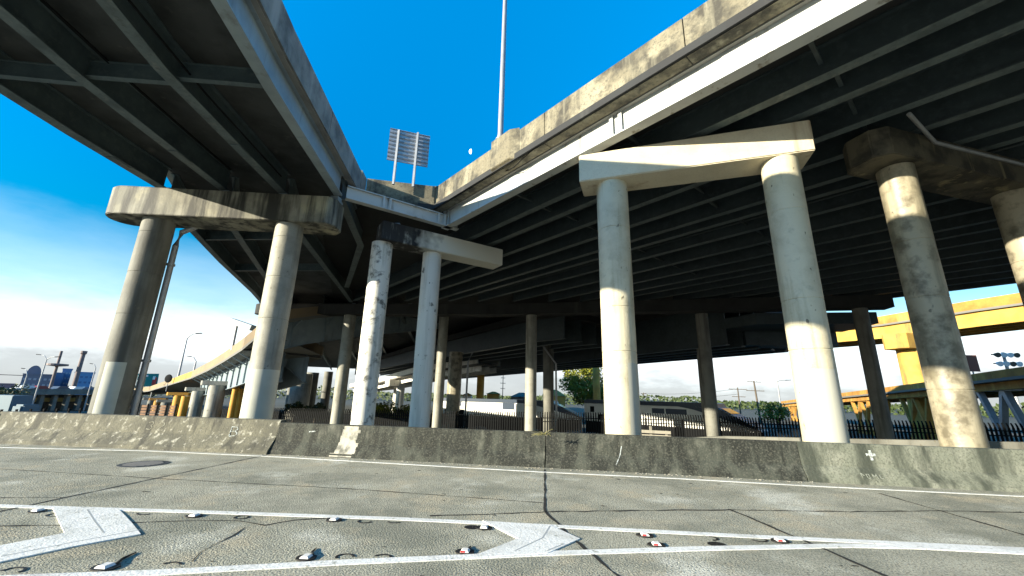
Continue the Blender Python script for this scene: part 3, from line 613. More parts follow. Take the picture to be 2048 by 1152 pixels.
# ------------------------------------------------------------------ things standing on the decks
sb = [Vector((-8.94, 20.75)), Vector((-7.85, 21.07))]
dirs = Vector((.92, .39)).normalized(); tS = thing('road_sign', 'slatted back of a road sign on two posts above the gore parapet', 'road sign', (-8.4, 20.9, 13.8))
zb0, zb1 = 15.15, 17.35
for p in sb:
    MB().bar((p.x, p.y, 13.6), (p.x, p.y, zb1-.05), .12, .14).build('post', GALV, tS)
pc = (sb[0]+sb[1])/2 + Vector((.02, .12)); pn = MB()
for i in range(8):
    z0 = zb0+(zb1-zb0)*i/8; z1 = z0+(zb1-zb0)/8-.03
    a, b = pc-dirs*1.15, pc+dirs*1.25
    pn.sweep([(a.x, a.y, z0), (b.x, b.y, z0)], [(0, 0), (.07, 0), (.07, .03), (.02, .05), (.02, z1-z0-.05), (.07, z1-z0-.02), (.07, z1-z0), (0, z1-z0)])
pn.build('slatted_panel', ALU, tS)
mp_ = rp(cs, NE-.05, 14.2)
tM = thing('lamp_mast', 'tall tapering grey mast rising from the corbel on the right parapet', 'lamp mast', mp_)
MB().tube([(mp_[0], mp_[1], 14.22), (mp_[0], mp_[1], 20), (mp_[0], mp_[1], 29)], [.145, .13, .09], 20).build('shaft', GALV, tM, smooth=40)
MB().lathe(mp_[0], mp_[1], [(.24, 14.22), (.24, 14.28), (.17, 14.30), (.16, 14.5)], 20).build('base_flange', GALV, tM, smooth=40)
k = MB(); k.tube([(mp_[0], mp_[1], 28.8), (mp_[0]+.6, mp_[1]+.6, 29.6), (mp_[0]+2, mp_[1]+1.8, 29.9)], .05, 8); k.build('arm', GALV, tM)

# moon
d = ray(942, 303).normalized(); mc = EYE + d*3500
mo = MB(); rr = 15.0; dd = d; rx = dd.cross(Vector((0, 0, 1))).normalized(); ry = rx.cross(dd)
mo.ball((0, 0, 0), 1, 3)
for v in mo.bm.verts:
    c_ = v.co.copy(); x_ = c_.x if c_.x < 0 else c_.x*.35
    v.co = mc + rx*(x_*rr*1.0) + ry*(c_.y*rr*1.35) + dd*(c_.z*rr)
mo.build('moon', emis('moon_glow', (.75, .9, 1.0), 0.9), kind='structure')

# ------------------------------------------------------------------ further ramps
def ramp(label, path, width, m_par, m_gird, m_deck, gdep=1.8, inset=1.3, ph=1.0, ngird=3, brackets=0, group='distant ramps and bridges', stiff=0, gstart=0, split=None):
    """path: near top edge of the parapet (x, y, z); the deck lies to the left of the path"""
    P = [Vector(p) for p in path]; t = thing('ramp', label, 'ramp', (P[0].x, P[0].y, P[0].z-ph-.3-gdep), group)
    dn = [p - Vector((0, 0, ph)) for p in P]
    runs = [(dn, m_par)] if not split else [(dn[:split[0]+1], m_par), (dn[split[0]:split[1]+1], split[2]), (dn[split[1]:], m_par)]
    for rn, mm in runs: MB().sweep(rn, [(0, 0), (0, ph), (-.22, ph), (-.38, 0)]).build('parapet', mm, t)
    MB().sweep(dn, [(-width, 0), (-width+.38, 0), (-width+.22, ph), (-width, ph)]).build('parapet', m_par, t)
    MB().sweep(dn, [(.03, -.28), (.03, -.003), (-width-.03, -.003), (-width-.03, -.28)]).build('deck_slab', m_deck, t)
    for i in range(ngird):
        u = -inset - (width-2*inset)*i/(max(1, ngird-1))
        o = MB().sweep([p - Vector((0, 0, .285)) for p in dn[gstart:]], [(u-.2, -gdep), (u+.2, -gdep), (u+.2, -gdep+.06), (u+.04, -gdep+.1), (u+.04, 0), (u-.04, 0), (u-.04, -gdep+.1), (u-.2, -gdep+.06)]).build('girder', m_gird, t)
        if i == 0 and (brackets or stiff):
            L_ = 0
            for a, b in zip(dn[gstart:], dn[gstart+1:]):
                d = (b-a); r = Vector((d.y, -d.x, 0)).normalized(); n = max(1, int(d.length/(brackets or stiff)))
                for k in range(n):
                    q = a + d*((k+.5)/n) - Vector((0, 0, .285))
                    if brackets:
                        mb = MB(); mb.bar(q + r*(-.1) - Vector((0, 0, .06)), q + r*(-inset) - Vector((0, 0, .9)), .1, .12); mb.build('bracket', m_gird, t)
                    if stiff and L_ < 60:
                        MB().bar(q + r*(-inset+.12) - Vector((0, 0, .02)), q + r*(-inset+.12) - Vector((0, 0, gdep-.1)), .05, .16, r).build('stiffener', m_gird, o); L_ += 1
    return t
def post_pier(label, x, y, r, z0, z1, m, cap=None, group='columns of the distant ramps', cm=None, n=24):
    t = thing('ramp_pier', label, 'bridge pier', (x, y, z0), group)
    MB().lathe(x, y, [(r, z0), (r, (z0+z1)/2), (r-.02, (z0+z1)/2+.02), (r, (z0+z1)/2+.04), (r, z1)], n).build('column', m, t, smooth=35)
    if cap:
        dx, dy, hl, hw, hh = cap; d = Vector((dx, dy)).normalized(); p = Vector((x, y))
        MB().prism(stadium(p-d*hl, p+d*hl, hw, .4, .4), z1+.002, z1+hh, bevel=.04).build('pier_cap', cm or m, t)
    return t
DECKC = mat('far_deck', (0.16, 0.155, 0.14), .85)
MP = [at_d(240, 781, 190), at_d(300, 773, 150), at_d(345, 757, 115), at_d(385, 742, 90), at_d(420, 723, 72), at_d(452, 702, 60), at_d(490, 674, 49)]
MP += [at_d(530, 640, 47.5), at_d(575, 619, 47.5), at_d(640, 612, 49.5), at_d(760, 606, 55), at_d(900, 602, 63)]
Mr = ramp('curving steel ramp sweeping up from the far left behind the left pier', MP, 8.5, mat('tan_parapet', (0.27, 0.20, 0.12), .85, spots=((.2, .16, .11), .3, .42, .7)), STEELG, DECKC, gdep=2.9, inset=1.6, ph=1.05, ngird=3, brackets=3.2, stiff=2.0, gstart=3, split=(2, 3, YELLOW))  # yellow split is the sunlit stretch, put into the parapet colour
N_PATH = [Vector((-40, 143, 10.4)), Vector((-22.1, 112.6, 10.4)), Vector((8.4, 60.5, 10.4)), Vector((18.9, 43.6, 10.4))]
Nr = ramp('deep dark girder bridge behind the crossing bent with its underside against the sky', [(v.x, v.y, v.z) for v in N_PATH[::-1]], 11, CONCG, STEELD, DECKC, gdep=1.75, inset=.35, ph=1.05, ngird=5) if False else None
t = thing('ramp', 'deep dark girder bridge behind the crossing bent, lower edge cut against the bright sky', 'ramp', (8.4, 60.5, 7.3), 'distant ramps and bridges')
for k_, u in enumerate((0, -2.6, -5.2, -7.8, -10.4)):
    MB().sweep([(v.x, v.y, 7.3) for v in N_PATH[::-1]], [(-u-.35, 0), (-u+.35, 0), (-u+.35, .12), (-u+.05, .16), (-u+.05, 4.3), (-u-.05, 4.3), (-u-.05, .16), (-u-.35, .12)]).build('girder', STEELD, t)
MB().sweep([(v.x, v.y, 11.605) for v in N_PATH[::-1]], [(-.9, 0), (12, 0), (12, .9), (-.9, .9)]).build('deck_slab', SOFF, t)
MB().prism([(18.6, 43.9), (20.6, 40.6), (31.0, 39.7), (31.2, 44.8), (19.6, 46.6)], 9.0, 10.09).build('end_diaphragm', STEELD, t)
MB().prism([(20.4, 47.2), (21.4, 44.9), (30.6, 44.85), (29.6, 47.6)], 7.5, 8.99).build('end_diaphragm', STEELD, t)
N2 = [(-69.2, 145.3), (-27.3, 83.4), (-1.6, 48.6), (2.2, 45.2)]
t = thing('ramp', 'second dark girder bridge in deep shade left of the tall centre column', 'ramp', (-27.3, 83.4, 8), 'distant ramps and bridges')
for u in (0, 3, 6, 9):
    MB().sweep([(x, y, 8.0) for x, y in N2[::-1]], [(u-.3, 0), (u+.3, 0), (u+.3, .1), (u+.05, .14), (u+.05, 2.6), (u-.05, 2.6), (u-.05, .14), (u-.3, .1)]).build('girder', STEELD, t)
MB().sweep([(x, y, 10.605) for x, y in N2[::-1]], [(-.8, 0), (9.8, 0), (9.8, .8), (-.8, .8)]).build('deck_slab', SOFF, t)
# piers of those bridges
post_pier('wide dark column with a narrow neck under the deep girder, right of centre', 17.6, 46.6, .78, -3.5, 6.6, CONCG, cap=(.5, -.86, .5, .5, .7))
post_pier('grey column standing just behind the centre column of the long bent', 0.45, 56.0, .72, -3.8, 9.9, CONCG)
post_pier('broad stained column with a drain pipe left of the silver train', -13.4, 60.5, 1.02, -3.8, 7.9, CONCD)
post_pier('narrow warm grey column close behind the right near-white column', -12.0, 46.5, .55, -3.0, 10.9, CONC)
pp = thing('drain_pipe', 'thin grey downpipe beside the broad stained column', 'drain pipe', (-11.6, 58, -3.8))
MB().tube([(-10.6, 59, 7.8), (-11.2, 59, 6.4), (-11.25, 59, -3.8)], .14, 10).build('pipe', GALV, pp)
pp = thing('drain_pipe', 'grey downpipe on the column behind the centre column', 'drain pipe', (1.6, 55, -3.8))
MB().tube([(-.3, 55, 8.4), (1.45, 55, 6.0), (1.5, 55, -3.8)], .13, 10).build('pipe', GALV, pp)
# columns of the curving ramp
for px, py, D_, d_, m_, lab in [(430, 800, 66, 1.9, CONC, 'thick pale column under the curving ramp, nearest the left pier'), (394, 800, 84, 1.8, CONC, 'tall square-shouldered grey column under the curving ramp'), (371, 800, 92, 1.3, YPOST, 'yellow lit column left of the tall grey one under the ramp'),
                           (378, 800, 96, 1.0, CONCG, 'shaded grey column between the yellow lit columns'), (356, 800, 100, 1.5, YPOST, 'leftmost yellow lit column beneath the ochre parapet'), (335, 800, 118, 2.0, CONCG, 'grey column under the low end of the curving ramp'),
                           (317, 800, 135, 1.6, ORANGE, 'ochre column beneath the low dark deck'), (304, 800, 140, 1.6, CONCG, 'small grey column beneath the low dark deck beside the drain pipe')]:
    q = at_d(px, py, D_)
    zt_ = None
    best = min(range(len(MP)-1), key=lambda i: abs(math.hypot((MP[i].x+MP[i+1].x)/2, (MP[i].y+MP[i+1].y)/2)-D_))
    post_pier(lab, q.x, q.y, d_/2, -4, min(MP[best].z, MP[best+1].z)-1.05-.3-1.95, m_, cap=(1, .5, 1.6, .6, .55) if d_ > 1.4 else None)
for px, lab in ((466, 'yellow post left of the base of the pale cover-painted column'), (476, 'short yellow post close beside the taller yellow post')):
    q = at_d(px, 810, 62); post_pier(lab, q.x, q.y, .38, -4, 3.2 if px == 466 else 1.8, YPOST, group='yellow posts')
# pale ramp with hammerhead seen between the twin columns
a, b = at_d(700, 768, 150), at_d(752, 757, 115); c_, e = at_d(835, 733, 88), at_d(955, 715, 78)
ramp('pale sunlit ramp on hammerhead piers seen between the twin columns', [(a.x, a.y, a.z), (b.x, b.y, b.z), (c_.x, c_.y, c_.z), (e.x, e.y, e.z)], 8, CONCW, CONCW, DECKC, gdep=1.1, inset=1.4, ph=1.1, ngird=3)
q = at_d(800, 800, 98); post_pier('pale hammerhead pier between the twin near-white columns', q.x-1.5, q.y+4, .95, -4, 3.3, CONCW, cap=(.6, .8, 3.6, .9, 1.5))
q = at_d(792, 800, 120); post_pier('thin far pale column left of the hammerhead pier', q.x, q.y, .9, -4, 4.2, CONCW)
q = at_d(961, 770, 112); post_pier('lone pale column rising behind the left end of the train', q.x, q.y, 1.0, -4, 10.5, YELLOW)
q = at_d(1193, 770, 100); post_pier('lone yellow lit column standing in front of the bright tree', q.x, q.y, .85, -4, 12.5, YELLOW)
q = at_d(598, 800, 92); post_pier('broad warm-lit column beneath the dark bracketed girders', q.x, q.y, 1.9, -4, 5.0, CONC)
q = at_d(650, 800, 100); post_pier('narrow grey column between the bracketed girders and the slim column', q.x, q.y, .9, -4, 6.0, CONCG)
q = at_d(618, 800, 96); post_pier('shaded dark column right of the broad warm-lit one', q.x, q.y, 1.2, -4, 5.5, CONCG)
q = at_d(580, 800, 110); post_pier('thin far column left of the broad warm-lit one', q.x, q.y, .9, -4, 5.5, CONCG)
# ochre ramp on the right
k15 = lambda p: EYE + (Vector(p)-EYE)*1.45
YP = [k15(p) for p in ((28.0, 62.5, 11.4), (38.24, 48.6, 11.45), (39.6, 44.6, 11.5), (40.6, 40.6, 11.5), (42.6, 35.5, 11.5), (46.5, 26, 11.5))]
ramp('high ochre ramp glowing in the low sun at the right edge', [tuple(p) for p in YP], 9, ORANGE, YELLOW, DECKC, gdep=2.0, inset=.5, ph=1.3, ngird=4)
q = k15((39.3, 46.3, 8.6)); post_pier('tall yellow hammerhead pier carrying the high ochre ramp', q.x+.2, q.y+1.2, 1.75, -4, q.z-1.6, YELLOW, cap=(1, .35, 3.0, 1.7, 2.3))
# lower ochre ramp on braced trestles
ZP = [at_d(1560, 803, 175), at_d(1690, 785, 112), at_d(1760, 776, 95), at_d(1850, 764, 80), at_d(1965, 745, 66), at_d(2048, 733, 60), at_d(2200, 712, 52)]
ramp('low ochre ramp on braced trestles beyond the dark fence at right', [tuple(p) for p in ZP], 8, ORANGE, ORANGE, DECKC, gdep=.8, inset=.6, ph=.75, ngird=4)
def zat(px):
    P = [(1560, 0), (1690, 1), (1760, 2), (1850, 3), (1965, 4), (2048, 5), (2200, 6)]
    for (a, i), (b, j) in zip(P, P[1:]):
        if a <= px <= b: return ZP[i] + (ZP[j]-ZP[i])*((px-a)/(b-a))
for px, m_, lab in [(1585, ORANGE, 'farthest ochre braced trestle beside the yellow-green bush'), (1708, ORANGE, 'ochre braced trestle left of the shaded column'), (1742, ORANGE, 'ochre braced trestle touching the left side of the shaded column'), (1812, ORANGE, 'ochre braced trestle between the shaded column and the yellow pier'), (1975, STEELG, 'grey braced trestle just right of the grimy column'), (2030, STEELG, 'grey braced trestle at the right edge under the floodlights')]:
    q = zat(px); t = thing('trestle', lab, 'trestle', (q.x, q.y, -4), 'braced trestles under the low ramp')
    d = (zat(px+6)-zat(px-6)).to_2d().normalized(); nrm = Vector((-d.y, d.x)); z1 = q.z-1.9; wv = 3.4
    o = q.to_2d() + nrm*.9
    for s0, s1 in ((-wv, -.15), (wv, .15), (-.25*wv, -1.3*wv), (.25*wv, 1.2*wv)):
        pa, pb = o+d*s0, o+d*s1
        MB().bar((pa.x, pa.y, -4), (pb.x, pb.y, z1), .5, .45).build('strut', m_, t)
    pa, pb = o-d*3.2, o+d*3.2; MB().bar((pa.x, pa.y, z1+.15), (pb.x, pb.y, z1+.15), .5, .34).build('top_beam', m_, t)

# ------------------------------------------------------------------ far left: low viaduct, buildings, masts
VA, VB = at_d(-120, 776, 130), at_d(300, 780, 160)
t = thing('viaduct', 'low long grey viaduct with dark openings at the far left', 'viaduct', (VA.x, VA.y, -4))
MB().sweep([(VA.x, VA.y, VA.z-1.2), (VB.x, VB.y, VB.z-1.2)], [(0, 0), (0, 1.2), (-.4, 1.2), (-.4, .5), (-9, .5), (-9, 1.2), (-9.4, 1.2), (-9.4, 0)]).build('deck', CONCG, t)
MB().sweep([(VA.x, VA.y, -4), (VB.x, VB.y, -4)], [(-9, 0), (-9, VA.z+2.7), (-9.4, VA.z+2.7), (-9.4, 0)]).build('rear_wall', STEELD, t)
dv = (VB-VA)
for i in range(16):
    p = VA + dv*((i+.5)/16); r_ = Vector((dv.y, -dv.x, 0)).normalized(); q = p - r_*1.2
    MB().bar((q.x, q.y, -4), (q.x, q.y, VA.z-1.22), .8, .8).build('pier', CONCG, t)
lp = mat('lit_opening', (0.55, 0.55, 0.25), .7)  # pale yellow bars, their colour standing in for light in the gaps
for i in range(11):
    p = VA + dv*(.30+.047*i); r_ = Vector((dv.y, -dv.x, 0)).normalized(); q = p - r_*8.9; d_ = dv.normalized(); wv = random.uniform(.6, 1.3)
    MB().bar((q-d_*wv)+Vector((0, 0, -2.75-p.z+1.0)), (q+d_*wv)+Vector((0, 0, -2.75-p.z+1.0)), .06, .95).build('opening', lp, t)
def block(name, label, px0, px1, ytop, D_, m, rows=0, cols=0, dome=False, depth=25, wm=WINF):
    a, b = at_d(px0, ytop, D_), at_d(px1, ytop, D_); zt = (a.z+b.z)/2
    d = (b-a).to_2d().normalized(); nrm = Vector((-d.y, d.x))
    t = thing(name, label, 'building', (a.x, a.y, -4), 'far buildings on the left skyline')
    A_, B_ = a.to_2d(), b.to_2d()
    MB().prism([A_, B_, B_+nrm*depth, A_+nrm*depth], -4, zt).build('wall', m, t)
    MB().prism([A_-d*.2-nrm*.2, B_+d*.2-nrm*.2, B_+d*.2+nrm*(depth+.2), A_-d*.2+nrm*(depth+.2)], zt+.003, zt+.5).build('cornice', m, t)
    L_ = (B_-A_).length
    for i in range(rows):
        for j in range(cols):
            x0 = L_*(j+.22)/cols; x1 = L_*(j+.8)/cols; z0 = zt-2.0-i*2.6
            p, q = A_+d*x0-nrm*.05, A_+d*x1-nrm*.05
            MB().bar((p.x, p.y, z0), (q.x, q.y, z0), .12, .9).build('window', wm, t)
    if dome:
        c_ = A_+d*L_*.32+nrm*4; mb = MB(); mb.sweep([(c_.x, c_.y, zt+.5), ((c_+nrm*14).x, (c_+nrm*14).y, zt+.5)], [(L_*.24*math.cos(math.pi*i/10), 4.0*math.sin(math.pi*i/10)) for i in range(11)]); mb.build('roof', m, t)
    return t
block('office_block', 'mauve far building with a rounded roof and window rows', 46, 108, 750, 300, BRICK, 5, 6, True)
block('office_block', 'plain blue-grey far building between the mauve one and the tower', 109, 128, 747, 310, BLUEF)
block('office_block', 'tallest far blue tower beside the bright blue block', 126, 145, 739, 320, BLUEF, 5, 3)
block('office_block', 'bright blue far block nearest the leaning left column', 150, 190, 746, 300, BLUEG, 4, 4, wm=mat('blue_window', (.05, .14, .3), .4))
block('office_block', 'dim low grey far building at the left edge', -60, 30, 768, 330, BRICK)
def pole_pt(px, py, D_): return at_d(px, py, D_)
def mast(label, px, y0, ytop, D_, r, plat=None, cap=False):
    b = at_d(px, y0, D_); xt = px + (px-1094)/(y0+2431)*(ytop-y0); tp = at_d(xt, ytop, D_)
    t = thing('mast', label, 'mast', (b.x, b.y, -4)); zt = tp.z
    MB().tube([(b.x, b.y, -4), (b.x, b.y, zt)], [r*1.25, r], 12).build('shaft', mat('mast_paint', (.16, .12, .12), .6), t)
    if plat: z = at_d(px, plat, D_).z; MB().lathe(b.x, b.y, [(r*1.3, z-.3), (2.6, z), (2.6, z+.55), (r*1.3, z+.7)], 20).build('platform', mat('mast_paint', (.16, .12, .12), .6), t)
    if cap: MB().lathe(b.x, b.y, [(r, zt-1.2), (r*1.5, zt-.8), (r*1.5, zt+.002)], 12).build('cap', mat('mast_paint', (.16, .12, .12), .6), t)
mast('thin dark mast with a round platform on the left skyline', 110, 745, 702, 200, .35, plat=731)
mast('thicker plain mast right of the one with a platform', 156, 745, 702, 200, .55, cap=True)
def street_lamp(label, px, ybase, ytop, D_, arms, r=.12, zb=-4.0, group='street lamps in the distance'):
    b = at_d(px, ybase, D_); xt = px + (px-1094)/(ybase+2431)*(ytop-ybase); zt = at_d(xt, ytop, D_).z; zb = b.z if zb is None else zb
    t = thing('street_lamp', label, 'street lamp', (b.x, b.y, zb), group)
    MB().tube([(b.x, b.y, zb), (b.x, b.y, zt)], [r*1.3, r*.8], 10).build('pole', GALV if r > .11 else BLACKM, t)
    for dx, dz in arms:
        s = 1 if dx > 0 else -1
        a = MB().tube([(b.x, b.y, zt-.1), (b.x+dx*.4, b.y, zt+dz*.75), (b.x+dx, b.y, zt+dz)], r*.6, 8).build('arm', GALV, t)
        MB().bar((b.x+dx*.8, b.y, zt+dz-.06), (b.x+dx*1.35, b.y, zt+dz+.02), r*2.2, r*1.1).build('lamp_head', BLACKM, t)
street_lamp('double-armed street lamp left of the skyline masts', 82, 755, 718, 130, [(-2.0, .9), (2.2, .5)])
street_lamp('single-armed street lamp at the far left where the wire ends', 48, 770, 750, 140, [(-1.4, 1.4)])
street_lamp('short street lamp just left of the leaning column', 183, 765, 735, 140, [(-1.3, .9)])
street_lamp('tall street lamp standing on the curving ochre ramp', 355, 760, 676, 116, [(2.4, 1.1)], .17, zb=None)
street_lamp('smaller street lamp farther along the curving ramp', 387, 745, 722, 100, [(-1.5, .9)], .13, zb=None)
street_lamp('grey street lamp near the timber power pole at right', 1563, 822, 762, 110, [(2.2, .25)], .14)
a, b = at_d(-60, 737, 140), at_d(47, 751, 140)
t = MB(); t.tube([a, a*.5+b*.5-Vector((0, 0, .5)), b], .07, 6); tag(t.build('overhead_cable', BLACKM), 'dark cable slanting to the far left street lamp', 'cable')
# big roadside lamp on the curving ramp next to the column
b0 = at_d(466, 690, 56); t = thing('street_lamp', 'large box-headed lamp on the ramp just left of the near column', 'street lamp', (b0.x, b0.y, b0.z), 'street lamps in the distance')
zt = at_d(478, 652, 56).z
MB().tube([(b0.x, b0.y, b0.z-.6), (b0.x, b0.y, zt)], .14, 10).build('pole', GALV, t)
MB().bar((b0.x-.6, b0.y-.3, zt+.55), (b0.x+2.4, b0.y-.3, zt-.35), 1.2, .6).build('lamp_head', STEELG, t)
# signs, vehicle, round things on the left
a, b = at_d(274, 760, 150), at_d(316, 760, 150)
t = thing('highway_sign', 'green highway sign with a red emblem behind the drain pipe', 'road sign', (a.x, a.y, 0))
dz = 1.7
MB().bar(tuple(a), tuple(b), .15, 3.4).build('panel', TEAL, t)
MB().bar(tuple(a+Vector((.3, -.1, 1.1))), tuple(a+(b-a)*.5+Vector((0, -.1, 1.1))), .08, .5).build('pale_band', WHITE, t)
MB().bar(tuple(a+Vector((.3, -.1, -.3))), tuple(a+(b-a)*.4+Vector((0, -.1, -.3))), .08, .5).build('pale_band', WHITE, t)
c_ = a+(b-a)*.78+Vector((0, -.12, -.2)); mb = MB(); mb.prism([(c_.x-1, c_.y), (c_.x+1, c_.y), (c_.x+1, c_.y-.06), (c_.x-1, c_.y-.06)], c_.z-1.1, c_.z+.9); mb.build('emblem', RED, t)
mb = MB(); mb.prism([(c_.x-.6, c_.y-.08), (c_.x+.6, c_.y-.08), (c_.x+.6, c_.y-.12), (c_.x-.6, c_.y-.12)], c_.z+.3, c_.z+1.2); mb.build('emblem_top', WHITE, t)
for f_ in (.2, .8):
    q = a+(b-a)*f_; MB().tube([(q.x, q.y+.3, -4), (q.x, q.y+.3, a.z)], .14, 8).build('post', GALV, t)
q = at_d(337, 757, 112); t = thing('round_sign', 'dark round disc on a post at the start of the ochre parapet', 'road sign', (q.x, q.y, q.z-2))
mb = MB(); mb.ball(tuple(q), .85, 3, (1, .25, 1)); mb.build('disc', BLACKM, t, smooth=60)
MB().tube([(q.x, q.y+.1, q.z-2.6), (q.x, q.y+.1, q.z-.5)], .07, 8).build('post', GALV, t)
q = at_d(8, 806, 95); t = thing('box_truck', 'pale blue box truck at the far left behind the fence', 'truck', (q.x, q.y, -4))
MB().prism([(q.x-4.5, q.y-1.2), (q.x+2.8, q.y-1.2), (q.x+2.8, q.y+1.3), (q.x-4.5, q.y+1.3)], -3.1, .2, bevel=.08).build('cargo_box', mat('pale_blue', (.09, .15, .19), .6), t)
MB().prism([(q.x+2.9, q.y-1.1), (q.x+4.6, q.y-1.1), (q.x+4.6, q.y+1.2), (q.x+2.9, q.y+1.2)], -3.2, -1.0, bevel=.25).build('cab', mat('pale_blue', (.09, .15, .19), .6), t)
for x in (-3, 1, 3.7): MB().tube([(q.x+x, q.y-1.25, -3.5), (q.x+x, q.y-.9, -3.5)], .5, 16).build('wheel', BLACKM, t)
cl_ = [(.75, .75, .75), (.3, .05, .05), (.08, .10, .13), (.8, .8, .8), (.12, .2, .3)]; cn = ['white', 'dark red', 'dark grey', 'silver white', 'blue']
for i, px in enumerate((25, 48, 92, 126, 147)):
    p = VA + dv*((px+120)/420.0); r_ = Vector((dv.y, -dv.x, 0)).normalized(); q = p - r_*2.5; z = VA.z-.69; d_ = dv.normalized()
    t = thing('car', f'{cn[i]} far car on the low viaduct, ' + ['first from the left edge', 'near the mauve building', 'below the double lamp', 'below the blue tower', 'below the bright blue block'][i], 'car', (q.x, q.y, z), 'cars on the low viaduct')
    cm = mat('car_'+cn[i].replace(' ', '_'), cl_[i], .35)
    mb = MB(); mb.sweep([q-r_*.85+Vector((0, 0, z-q.z)), q+r_*.85+Vector((0, 0, z-q.z))], [(-2.2, .35), (2.2, .35), (2.2, .8), (1.2, .95), (.7, 1.45), (-1.0, 1.45), (-1.7, .95), (-2.2, .9)]); mb.build('body', cm, t)
    for sx in (-1.35, 1.35):
        c_ = q+d_*sx; MB().tube([tuple(c_+r_*.9+Vector((0, 0, z+.35-q.z))), tuple(c_-r_*.9+Vector((0, 0, z+.35-q.z)))], .34, 12).build('axle_wheels', BLACKM, t)
a, b = at_d(258, 819, 88), at_d(352, 820, 84)
t = thing('slatted_wall', 'ochre slatted wagon side glimpsed low behind the left fence', 'wagon', (a.x, a.y, -4))
for i in range(6):
    z = -3.2+i*.42; MB().bar((a.x, a.y, z), (b.x, b.y, z), .12, .33).build('slat', BOXC, t)
for i in range(6):
    q = a+(b-a)*(i/5); MB().bar((q.x, q.y-.12, -4), (q.x, q.y-.12, -.7), .16, .16).build('stake', BLACKM, t)

# ------------------------------------------------------------------ palisade fence and mesh fence
FP = [(-46.5, 55, -.59), (-34, 51.8, -.47), (-15.6, 49.2, -.19), (-5, 47.2, -.03), (10.8, 46.4, .24), (22, 46.2, .08), (31, 42.3, .30), (40, 38, .45), (52, 34, .6)]
t = thing('fence', 'long black steel palisade fence with outward curving tops', 'fence', (-46.5, 55, -3.1))
pal = MB(); rl = [MB(), MB(), MB()]; ni = 0
for (x0, y0, z0), (x1, y1, z1) in zip(FP, FP[1:]):
    a, b = Vector((x0, y0, z0)), Vector((x1, y1, z1)); L_ = (b-a).length; n = int(L_/.26); d = (b-a).normalized(); nrm = Vector((-d.y, d.x, 0)).normalized()
    for i in range(n):
        p = a+(b-a)*(i/n); top = p - nrm*-.22
        pal.bar((p.x, p.y, p.z-2.5), (p.x, p.y, p.z-.35), .19 if p.x < -8 else .15, .05, tuple(nrm))
        pal.bar((p.x, p.y, p.z-.36), (p.x+nrm.x*.07, p.y+nrm.y*.07, p.z-.16), .12, .045, tuple(nrm))
        pal.bar((p.x+nrm.x*.07, p.y+nrm.y*.07, p.z-.17), (p.x+nrm.x*.2, p.y+nrm.y*.2, p.z), .10, .04, tuple(nrm))
    for k_, dz in enumerate((-.62, -1.0, -2.25)): rl[k_].bar(a+Vector((0, 0, dz))+nrm*.06, b+Vector((0, 0, dz))+nrm*.06, .06, .09)
    m_ = int(L_/3.4)
    for i in range(m_): p = a+(b-a)*(i/max(1, m_)); MB().bar((p.x+nrm.x*.1, p.y+nrm.y*.1, p.z-2.6), (p.x+nrm.x*.1, p.y+nrm.y*.1, p.z-.5), .2, .14).build('post', BLACKM, t)
pal.build('palisade', BLACKM, t)
for r_ in rl: r_.build('rail', BLACKM, t)
t = thing('fence', 'lower post-and-rail mesh fence at the far left behind the barrier', 'fence', (-70, 45, -4))
fa, fb = at_d(-60, 815, 62), at_d(262, 812, 72)
for i in range(14):
    q = fa+(fb-fa)*(i/13); MB().bar((q.x, q.y, -4), (q.x, q.y, q.z-.2), .14, .14).build('post', BLACKM, t)
for dz in (-.45, -1.0, -1.6): MB().bar(tuple(fa+Vector((0, 0, dz))), tuple(fb+Vector((0, 0, dz))), .05, .06).build('rail', BLACKM, t)
# low wall and timber rack right of centre
WP = [(5.2, 25.2, -.75), (6.85, 24.05, -.34), (9.4, 23.2, -.07), (13.9, 20.9, .15), (16.9, 19.8, .28), (20.0, 19.6, .32), (30, 18.5, .3)]
t = thing('low_wall', 'low grey concrete wall behind the barrier rising towards the right', 'wall', (6.85, 24, -1.5))
MB().sweep(WP, [(-.14, -1.8), (.14, -1.8), (.14, 0), (-.14, 0)]).build('wall_body', CONCG, t)
q = at_d(1290, 872, 27); q2 = at_d(1342, 872, 27)
t = thing('timber_rack', 'weathered grey timber rails on short posts right of the pale round column', 'timber rack', (q.x, q.y, -1.4))
for z in (-.70, -.42, -.17): MB().bar((q.x-.6, q.y, z), (q2.x, q2.y, z-.02), .08, .17).build('rail', WOOD, t)
for f_ in (.25, .85):
    p = q+(q2-q)*f_; MB().bar((p.x, p.y+.1, -1.5), (p.x, p.y+.1, .12 if f_ < .5 else -.1), .12, .12).build('post', WOOD, t)

